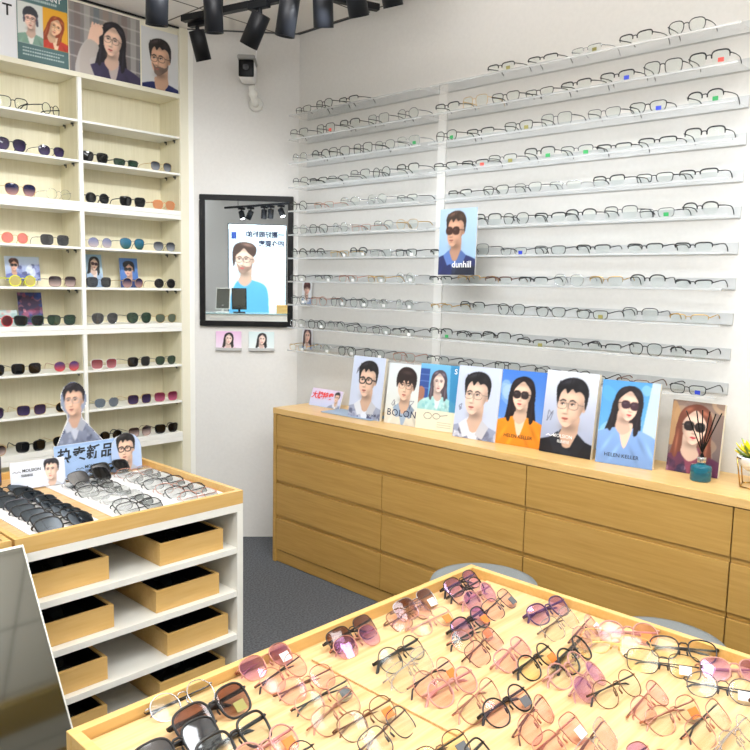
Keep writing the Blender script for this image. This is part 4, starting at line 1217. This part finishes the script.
for i in range(8):
    for j in range(2):
        if i > 6: continue
        y = 1.972 + i * 0.064
        fc = rq.choice(['clear', 'black', 'silver', 'clear', 'silver', 'gunmetal', 'rose gold', 'black'])
        glasses('%s folded clear glasses, %s row from front, %s column by the oak rail' % (fc, ORD[i], ('inner', 'outer')[j]), (1.13 + j * 0.187 + rq.uniform(-.008, .008), y + rq.uniform(-.006, .006), ZG), rq.uniform(-.10, .10), R(-60),
                rq.choice(['panto', 'round', 'square', 'panto']), 'full', 0.0014 if fc in ('clear', 'black') else 0.0009, fc, 'smoke', 0.0017, True, group='clear glasses in two columns on the table', sc=1.12)
glasses('black sunglasses with large round lenses lying across the clear glasses', (1.150, 2.335, ZG + 0.014), 0.12, R(-50), 'oversize', 'full', 0.0009, 'gunmetal', 'black', 0.0012, True, sc=1.1)
glasses('thick black sunglasses leaning against the blue sign', (1.265, 2.42, ZG + 0.012), 0.1, R(-50), 'wayfarer', 'full', 0.0026, 'black', 'black', 0.003, True, sc=1.1)

# signs at the back of the first table ---------------------------------
ls = Matrix.Rotation(0, 4, 'Z')


def sign(label, x, y, z, wid, P, lean=0.12, rz=0.0, thick=0.004, nm='sign', mask=None):
    t = thing(nm, label, 'sign', mtx=Matrix.Translation((x, y, z)) @ Matrix.Rotation(rz, 4, 'Z') @ Matrix.Rotation(-lean, 4, 'X'))
    me, h = P.sheet(wid, mask)
    link('printed_picture', me, M['print'], t)
    return t, h


def cutout_board(t, pts, wid, hgt, thick=0.006):
    """solid card behind a cut-out print, its outline in picture units"""
    bm = bmesh.new()
    P2 = [((u - .5) * wid, hgt - v * wid) for u, v in pts]
    a = [bm.verts.new((x, 0.0006, z)) for x, z in P2]; b = [bm.verts.new((x, thick, z)) for x, z in P2]
    bm.faces.new(a); bm.faces.new(b[::-1]); n = len(P2)
    for i in range(n): bm.faces.new((a[i], a[(i + 1) % n], b[(i + 1) % n], b[i]))
    obj('backing_board', bm, M['paper'], t)


P = Pic(.48, 40, '#a9c6ee', '#9fbde8')
P.line([(.02, .03), (.98, .03)], .012, '#7f9cc8'); P.line([(.02, .45), (.98, .45)], .012, '#c8dbf4')
w_ = 0.245
t, h = poster('blue sign with large dark characters between two cut-out men', Matrix.Translation((1.203, 2.47, 0.889)) @ Matrix.Rotation(0.02, 4, 'Z') @ Matrix.Rotation(-0.1, 4, 'X'), P, w_, 0.005, 'sign', 'sign', M['paper'])
t.location.z = 0.882
dk_ = mat('dark_print', '#2a3038', 0.6)
lettering('热卖新品', 0.050, dk_, t, (-0.014, -0.001, 0.078), shear=0.12, bold=0.0012, space=1.05)
lettering('︿︿ MOLSION', 0.014, dk_, t, (-0.005, -0.001, 0.034), bold=0.0003)
lettering('陌森眼镜', 0.010, dk_, t, (0.0, -0.001, 0.019))
# big cut-out man behind it
P = Pic(1.05, 90, '#8d99b4', '#8d99b4')
hx_, hy_, hs_ = .43, .225, .158
head(P, hx_, hy_, hs_, -.5, 0, '#e4bba4', '#1c1b22', 'short', 'wire', '#8c94a8', top='#8892ac', inner='#c9d0e2', pat=['#5a627e', '#3c4260', '#a7b0c8'], lips='#a8605c')


def manmask(U, V):
    hd = ((U - .43) / .158) ** 2 + ((V - .205) / .205) ** 2 < 1
    nk = (abs(U - .43) < .09) & (V > .3)
    sh = (V > .42) & (U > .36 - (V - .42) * .50) & (U < .52 + (V - .42) * .85)
    return hd | nk | sh


t, h = sign('large cut-out of a man in a grey suit behind the blue sign', 1.215, 2.560, 0.882, 0.30, P, 0.03, 0.02, mask=manmask, nm='cutout_figure')
t['category'] = 'cutout'
cutout_board(t, [(.12, 1.04), (.23, .69), (.35, .43), (.34, .36), (.285, .29), (.28, .14), (.33, .05), (.43, .005), (.53, .05), (.58, .14), (.575, .29), (.52, .36), (.53, .43), (.75, .69), (.95, .92), (.95, 1.04)], 0.30, h)
# small cut-out head to the right
P = Pic(1.15, 60, '#b4c8ea', '#a7bfe8'); head(P, .48, .50, .37, -.4, 0, '#e9c3ac', '#1a191c', 'short', 'bold', '#1b1b20', top='#9fb4dc', inner='#cdd8ee', lips='#b06058')


def headmask(U, V): return (((U - .5) / .5) ** 2 + ((V - .5) / .5) ** 2 < 1) | ((V > .5) & (U > .02))


t, h = sign('small cut-out of a man in black glasses on the table rail side', 1.335, 2.462, 0.882, 0.115, P, 0.10, 0.02, mask=headmask, nm='cutout_figure')
t['category'] = 'cutout'
cutout_board(t, [(.03, 1.14), (.02, .5), (.06, .28), (.2, .09), (.5, .005), (.8, .09), (.94, .28), (.98, .5), (.98, 1.14)], 0.115, h)
# white card in front left
P = Pic(.52, 80, '#e9eefa', '#dfe6f6'); head(P, .74, .22, .17, -.4, 0, '#f0cdbb', '#26242a', 'short', None, top='#bcc8e2', inner='#e6ebf6', lips='#c8706a')
t, h = poster('white landscape card with a man portrait left of the blue sign', Matrix.Translation((1.012, 2.435, 0.884)) @ Matrix.Rotation(-0.10, 4, 'Z') @ Matrix.Rotation(-0.12, 4, 'X'), P, 0.168, 0.004, 'picture_card', 'card', M['paper'])
lettering('︿︿ MOLSION', 0.013, dk_, t, (-0.035, -0.001, 0.058), bold=0.0002)
lettering('陌森眼镜', 0.009, dk_, t, (-0.035, -0.001, 0.042))
# dark display stand at the frame edge
t = thing('logo_block', 'dark grey display block with a blue badge left of the white card', 'block', (0.905, 2.545, 0.8785))
obj('block_body', B(-0.05, 0.035, 0, 0.05, 0, 0.10, 0.006), M['dark_grey'], t)
obj('badge', B(-0.035, 0.028, -0.004, -0.0002, 0.015, 0.050, 0.003), mat('blue_badge', '#2038a8', 0.4), t)
lettering('Z', 0.026, INK['white'], t, (0.0, -0.0045, 0.032))

# ------------------------------------------------------------------ neighbouring table with the tilted mirror
t = table('white display table at the frame edge behind the tilted mirror', -0.20, 0.728, 1.925, 2.64)
glasses('purple sunglasses on the white card of the next table', (0.648, 1.975, ZB + 0.0036), 0.1, R(-55), 'square', 'full', 0.0018, 'purple', 'bluegrad', 0.002, True)
t = thing('insert_card', 'white insert card under the purple sunglasses', 'card', (0.50, 1.945, ZB)); obj('card_sheet', B(0, 0.20, 0, 0.5, 0, 0.003, 0.0005), M['paper'], t)
# floor mirror leaning on the table front, its top edge at the tray rail
t = thing('leaning_mirror', 'large tinted mirror with pale metal edge leaning on the next table', 'mirror', (0.743, 1.889, 0.896))
vv = Vector((0, 1.611 - 1.889, 0.480 - 0.896)); L_ = 1.02
dn = vv.normalized(); nn = Vector((1, 0, 0)).cross(dn)   # slab normal
if nn.z < 0: nn = -nn
bm = bmesh.new()


def slab(bm, x0, x1, s0, s1, o0, o1):
    vs = [bm.verts.new(Vector((x, 0, 0)) + dn * s + nn * o_) for x in (x0, x1) for s in (s0, s1) for o_ in (o0, o1)]
    for q in [(0, 1, 3, 2), (4, 6, 7, 5), (0, 4, 5, 1), (2, 3, 7, 6), (0, 2, 6, 4), (1, 5, 7, 3)]: bm.faces.new([vs[i] for i in q])


slab(bm, -0.86, -0.006, 0.006, L_, -0.008, -0.001)
obj('mirror_glass', bm, M['tinted_mirror'], t)
bm = bmesh.new(); slab(bm, -0.0055, -0.002, 0, L_, -0.010, 0.001); slab(bm, -0.866, -0.006, 0, 0.006, -0.010, 0.001)
obj('edge_trim', bm, mat('satin_aluminium', '#c9c8bf', 0.35, 0.6), t)
# ------------------------------------------------------------------ second table: wooden sheets and glasses
for lab, x0, x1, y0, y1 in (('light wooden insert board in the far corner of the front table', 0.880, 1.418, 0.650, 0.978), ('light wooden insert board, near side of the front table', 0.700, 1.418, 0.180, 0.640),
                            ('light wooden insert board on the left of the front table', 0.478, 0.872, 0.650, 1.018)):
    t = thing('insert_board', lab, 'board', (x0, y0, ZB), group='wooden insert boards on the front table')
    obj('board_sheet', B(0, x1 - x0, 0, y1 - y0, 0, 0.004, 0.0006), M['oak_traytop'], t)
ZF = ZB + 0.0046
rv = random.Random(77)
G2 = 'glasses lying on the front table'
# far row: x, y, rot, shape, fc, lens, r, tr, tag
NEAR = [
    (0.985, 0.975, 0.10, 'square', 'black', 'brown', .0010, .0020, None, 'brown gradient glasses with black rims at the rail, beside the board corner'),
    (1.172, 0.978, 0.06, 'square', 'silver', 'brown', .0008, .0015, 'white', 'silver-rimmed brown gradient glasses with a white tag at the far rail'),
    (1.335, 0.985, 0.05, 'panto', 'black', 'violet', .0010, .0022, None, 'black glasses with purple gradient lenses in the far table corner'),
    (1.185, 0.850, 0.10, 'panto', 'black', 'violet', .0016, .0026, 'orange', 'thick black glasses with orange sticker behind the round black pair'),
    (0.990, 0.858, 0.06, 'round', 'black', 'clear', .0010, .0024, None, 'thin round black glasses with thick temples at the board edge'),
    (1.345, 0.775, -0.10, 'panto', 'purple', 'violet', .0016, .0022, None, 'dark purple full-rim glasses near the corner of the front table'),
    (1.215, 0.640, 0.15, 'round', 'black', 'clearyellow', .0018, .0030, None, 'heavy black round glasses across the gap between two boards'),
    (0.645, 0.930, 0.12, 'oversize', 'matte black', 'brown', .0020, .0034, 'olive', 'large black glasses with brown lenses at the left rail'),
    (0.553, 0.885, 0.05, 'oversize', 'matte black', 'grey', .0018, .0030, None, 'large black glasses cut by the frame bottom at the left rail'),
    (0.625, 0.850, 0.12, 'square', 'black', 'clear', .0022, .0030, None, 'heavy black square glasses in front of the large brown pair'),
]
used = [(a[0], a[1]) for a in NEAR]
for x, y, rz, sh, fc, ln, r_, tr_, tg_, lab in NEAR:
    glasses(lab, (x, y - 0.02, ZF), rz, R(-48), sh, 'full', r_, fc, ln, tr_, True, True, tg_, tagc is None if False else True, group=G2, sc=1.03)
pal = ['rose gold', 'pink', 'bronze', 'gold', 'rose gold', 'brown', 'silver', 'gunmetal', 'black', 'clear', 'rose gold', 'pink']
lens_ = ['clearpink', 'clear', 'clearpink', 'clearyellow', 'clear', 'violet', 'clearpink', 'clear', 'clearpink', 'clear', 'clearpink', 'clear']
n_ = 0
cols = {}


def auto(x, y, rz, zone, row, colw):
    fc = rv.choice(pal); ln = rv.choice(lens_); sh = rv.choice(['round', 'panto', 'panto', 'round', 'square'])
    tg_ = rv.choices([None, 'orange', 'white', 'grey'], [7, 2.0, 1.0, .4])[0]
    thick = fc in ('pink', 'clear', 'black', 'brown') and rv.random() < .5
    glasses('%s %s glasses%s, %s row of the %s, %s' % (fc, sh, (' with %s sticker' % tg_) if tg_ else '', ORD[row], zone, colw),
            (x + rv.uniform(-.010, .010), y + rv.uniform(-.006, .006), ZF), rz + rv.uniform(-.16, .16), R(-rv.uniform(44, 56)), sh, 'full', 0.0015 if thick else 0.0009, fc, ln, 0.0021 if thick else 0.0014,
            True, True, tg_, True, group=G2, tc=rv.choice([fc, fc, 'brown', 'black']) if not thick else None)


for i, y in enumerate((0.935, 0.890, 0.842, 0.795, 0.748, 0.700, 0.655)):     # far board
    for j, x in enumerate((0.965, 1.135, 1.31)):
        if any(abs(x - a) < .075 and abs(y - b) < .033 for a, b in used): continue
        auto(x, y, 0.08, 'far board', i, ('near side', 'middle', 'stool side')[j])
for i, y in enumerate((0.605, 0.556, 0.508, 0.460, 0.412, 0.364, 0.316, 0.268)):     # near board, left part facing the aisle
    for j, x in enumerate((0.80, 0.975, 1.15)):
        if y < 0.47 and x < 0.9: continue
        if any(abs(x - a) < .075 and abs(y - b) < .033 for a, b in used): continue
        auto(x + 0.01 * (i % 2), y, 0.10 if i % 2 else -0.12, 'near board', i, ('aisle column', 'middle column', 'third column')[j])
for i, y in enumerate((0.60, 0.50, 0.40, 0.30)):               # right strip, turned to the stools
    for j, x in enumerate((1.275, 1.355)):
        auto(x, y, -1.25 + 0.2 * j, 'right strip', i, ('inner turned pair', 'outer turned pair')[j])
for i, y in enumerate((0.985, 0.935, 0.885, 0.835, 0.785, 0.735, 0.69)):     # left board
    for j, x in enumerate((0.795, 0.64)):
        if any(abs(x - a) < .09 and abs(y - b) < .045 for a, b in used): continue
        if x < 0.6 and y < 0.86: continue
        if x < 0.7 and y < 0.70: continue
        auto(x, y, 0.10, 'left board', i, ('inner column', 'middle column', 'outer column')[j])

# ------------------------------------------------------------------ track spotlights
t = thing('light_track', 'black ceiling track with spotlights running towards the corner wall', 'track', (2.175, 3.40, 2.80))
dv = Vector((0.095, -0.40, 0)).normalized(); ang = math.atan2(dv.y, dv.x)
t.rotation_euler = (0, 0, ang)
obj('rail', B(0, 2.6, -0.017, 0.017, 0, 0.030, 0.002), M['blackmat'], t)
bm = bmesh.new()
for s_ in (0.25, 1.3, 2.35): tube(bm, [(s_, 0, 0.03), (s_, 0, CE - 2.80 - .001)], 0.004, seg=8, up=(1, 0, 0))
obj('hanger', bm, M['blackmat'], t)
t2 = thing('light_track', 'second black ceiling track nearer the display cabinet', 'track', (1.60, 3.0, 2.83), (0, 0, R(-18)))
obj('rail', B(-0.1, 1.2, -0.017, 0.017, 0, 0.030, 0.002), M['blackmat'], t2)
bm = bmesh.new()
for s_ in (0.1, 1.05): tube(bm, [(s_, 0, 0.03), (s_, 0, CE - 2.83 - .001)], 0.004, seg=8, up=(1, 0, 0))
obj('hanger', bm, M['blackmat'], t2)


def tracklight(label, c, ax, railz=2.80, r_=0.045, ln_=0.17, lit=False):
    """black cylinder spotlight: c = middle of the housing, ax = beam direction"""
    c = Vector(c); ax = Vector(ax).normalized()
    q = ax.to_track_quat('-Z', 'Y').to_matrix().to_4x4()
    base = Vector((c.x, c.y, railz))
    t = thing('track_spotlight', label, 'spotlight', tuple(c), group='black track spotlights')
    bm = bmesh.new()
    lathe(bm, [(r_ - .006, -ln_ / 2 + .012), (r_ - .004, -ln_ / 2), (r_, -ln_ / 2), (r_, ln_ / 2 - .003), (r_ - .003, ln_ / 2), (0.002, ln_ / 2)], 36, cap=False)
    bmesh.ops.transform(bm, matrix=q, verts=bm.verts); obj('housing', bm, M['blackmat'], t, True)
    bm = bmesh.new(); lathe(bm, [(0.001, -ln_ / 2 + .012), (r_ - .006, -ln_ / 2 + .012), (r_ - .006, -ln_ / 2 + .018), (0.001, -ln_ / 2 + .018)], 24, cap=False)
    bmesh.ops.transform(bm, matrix=q, verts=bm.verts)
    lm = M.setdefault('lamp_glass', None)
    if lm is None:
        lm = mat('lamp_glass', '#ffffff', 0.3); lm.node_tree.nodes['Principled BSDF'].inputs['Emission Color'].default_value = (1, .97, .92, 1)
        lm.node_tree.nodes['Principled BSDF'].inputs['Emission Strength'].default_value = 6; M['lamp_glass'] = lm
    obj('lamp_face', bm, lm, t, True)
    tp = -ax * (ln_ / 2 - 0.02)
    side = ax.cross(Vector((0, 0, 1)));
    if side.length < .05: side = Vector((0.7, -.7, 0))
    side.normalize()
    bm = bmesh.new()
    tube(bm, [Vector((tp.x, tp.y, tp.z)), Vector((tp.x, tp.y, tp.z + 0.035)), Vector((tp.x * .8, tp.y * .8, max(railz - c.z - 0.02, tp.z + 0.05)))], [0.011, 0.010, 0.010], seg=10, up=(1, 0, 0))
    obj('arm', bm, M['blackmat'], t, True)
    zz = max(railz - c.z, tp.z + 0.07)
    bm = bmesh.new(); box(bm, -0.055, 0.055, -0.016, 0.016, zz - 0.03, zz - 0.0005, 0.003)
    bmesh.ops.transform(bm, matrix=Matrix.Translation((tp.x * .8, tp.y * .8, 0)) @ Matrix.Rotation(ang, 4, 'Z'), verts=bm.verts)
    obj('adapter', bm, M['blackmat'], t)
    return t


TL = [('black track spotlight nearest the corner wall at the track end', (2.245, 3.36, 2.70), (.353, .073, -.933), 2.80, 0.038, 0.14),
      ('black track spotlight tilted sharply, above the security camera', (2.255, 2.936, 2.69), (-.119, .498, -.859), 2.80, 0.043, 0.15),
      ('third spotlight along the track, tilted a little', (2.229, 2.673, 2.70), (-.02, .20, -.956), 2.80, 0.043, 0.19),
      ('fourth spotlight along the track, hanging straight', (2.30, 2.53, 2.727), (.22, .18, -.95), 2.80, 0.043, 0.19),
      ('fifth spotlight along the track, hanging straight', (2.36, 2.399, 2.757), (.33, .05, -.938), 2.80, 0.043, 0.19),
      ('sixth spotlight along the track, only its tip in view', (2.46, 2.301, 2.802), (.375, .048, -.926), 2.80, 0.043, 0.19),
      ('track spotlight over the picture banners at the top of the frame', (1.677, 2.803, 2.627), (.074, .174, -.982), 2.83, 0.043, 0.17),
      ('large vertical track spotlight before the track end', (2.009, 2.908, 2.715), (.118, .085, -.989), 2.83, 0.040, 0.20)]
for a in TL: tracklight(*a)

# ------------------------------------------------------------------ what the mirror shows
t = thing('lightbox', 'tall backlit advertising display of a bearded man seen in the mirror', 'display', (-1.575, -0.375, 0.72))
fwd = Vector((0.745, 0.667, 0)).normalized()
t.rotation_euler = (0, 0, math.atan2(fwd.x, -fwd.y))
w_ = 0.76; P = Pic(2.1, 90, '#d9eef8', '#e9f6fa')
P.poly([(0, 1.2), (1, 1.1), (1, 2.1), (0, 2.1)], '#dff3f8', .7, False)
P.poly([(.30, 1.5), (.34, 1.1), (.55, .98), (.80, .95), (.95, 1.2), (1.0, 1.75), (.3, 1.75)], '#5fb0dc')
head(P, .72, .62, .23, .55, 0, '#f0cdb6', '#4a3a34', 'wavy', 'wire', '#2a2e36', top='#4fa6d8', inner='#8fcbe8', beard=True, body=False)
for u in (.22, .48, .72): P.poly([(u, 1.72), (u + .12, 1.72), (u + .12, 1.79), (u, 1.79)], '#3a78d0', 1, False)
me, h = P.sheet(w_); link('printed_picture', me, M['screen'], t)
obj('case', B(-w_ / 2 - .012, w_ / 2 + .012, 0.001, 0.06, -0.02, h + .012, 0.002), M['black'], t)
obj('stand', B(-0.2, 0.2, 0.0, 0.3, -0.62, -0.02), M['dark_grey'], t)
lettering('一副好眼镜的', 0.085, INK['navy'], t, (-0.10, -0.002, h - 0.13), bold=0.003)
lettering('四个要素', 0.085, INK['navy'], t, (-0.185, -0.002, h - 0.25), bold=0.003)
obj('logo', B(0.28, 0.345, -0.003, -0.0005, h - 0.19, h - 0.10), INK['blue'], t)

rc = thing('reception_desk', 'white reception desk with glass top seen in the mirror', 'desk', (-0.88, 0.42, 0)); rc.rotation_euler = t.rotation_euler
obj('desk_body', B(-0.6, 0.50, -0.2, 0.2, 0, 1.17), M['white'], rc)
obj('desk_top', B(-0.61, 0.51, -0.21, 0.21, 1.1705, 1.18, 0.002), mat('glass_desktop', '#a8c8cc', 0.08), rc)
for i, (dx, wh, lab) in enumerate(((0.30, 1, 'white-backed tabletop mirror on the reception desk'), (0.10, 0, 'black tabletop mirror with square foot on the reception desk'))):
    mt = rc.matrix_world if False else Matrix.Translation((-0.88, 0.42, 1.181)) @ Matrix.Rotation(t.rotation_euler.z, 4, 'Z') @ Matrix.Translation((dx, 0, 0)) @ Matrix.Rotation(0.25 if wh else -.1, 4, 'Z')
    m_ = thing('tabletop_mirror', lab, 'mirror', mtx=mt)
    ht_ = 0.26; fr_ = M['white'] if wh else M['black']
    obj('base', B(-0.07, 0.07, -0.05, 0.05, 0, 0.012, 0.002), fr_, m_)
    bm = bmesh.new(); box(bm, -0.09, 0.09, 0.0, 0.012, 0.04, ht_ + .04, 0.002); bmesh.ops.rotate(bm, verts=bm.verts, cent=(0, 0, 0.04), matrix=Matrix.Rotation(-0.15, 3, 'X')); obj('frame', bm, fr_, m_)
    bm = bmesh.new(); box(bm, -0.078, 0.078, -0.003, -0.0005, 0.05, ht_ + .03); bmesh.ops.rotate(bm, verts=bm.verts, cent=(0, 0, 0.04), matrix=Matrix.Rotation(-0.15, 3, 'X')); obj('mirror_glass', bm, M['tinted_mirror'], m_)
    obj('stem', B(-0.012, 0.012, 0.004, 0.018, 0.012, 0.09), fr_, m_)
bx = thing('wooden_box', 'oak box with a dark card on the reception desk end', 'box', mtx=Matrix.Translation((-0.88, 0.42, 1.181)) @ Matrix.Rotation(t.rotation_euler.z, 4, 'Z') @ Matrix.Translation((-0.45, 0, 0)))
obj('box_body', B(-0.1, 0.1, -0.08, 0.08, 0, 0.1, 0.002), M['oak_tray'], bx)
tk = thing('light_track', 'black ceiling track seen in the mirror above the display', 'track', (-2.35, -1.10, 2.66))
obj('rail', B(-0.75, 0.8, -0.017, 0.017, 0, 0.03, 0.002), M['blackmat'], tk)
bm = bmesh.new()
for s_ in (-.45, .5): tube(bm, [(s_, 0, 0.03), (s_, 0, CE - 2.66 - .001)], 0.004, seg=8, up=(1, 0, 0))
obj('hanger', bm, M['blackmat'], tk)
for i, (xx, a_) in enumerate(((-2.71, (.4, .1, -.8)), (-2.54, (-.4, .1, -.8)), (-2.23, (0, .1, -1)), (-2.09, (0, .1, -1)), (-1.86, (.5, .1, -.8)))):
    tracklight('black spotlight, %s on the track seen in the mirror' % ORD[i], (xx, -1.10, 2.545), Vector(a_), 2.66, 0.042, 0.13)
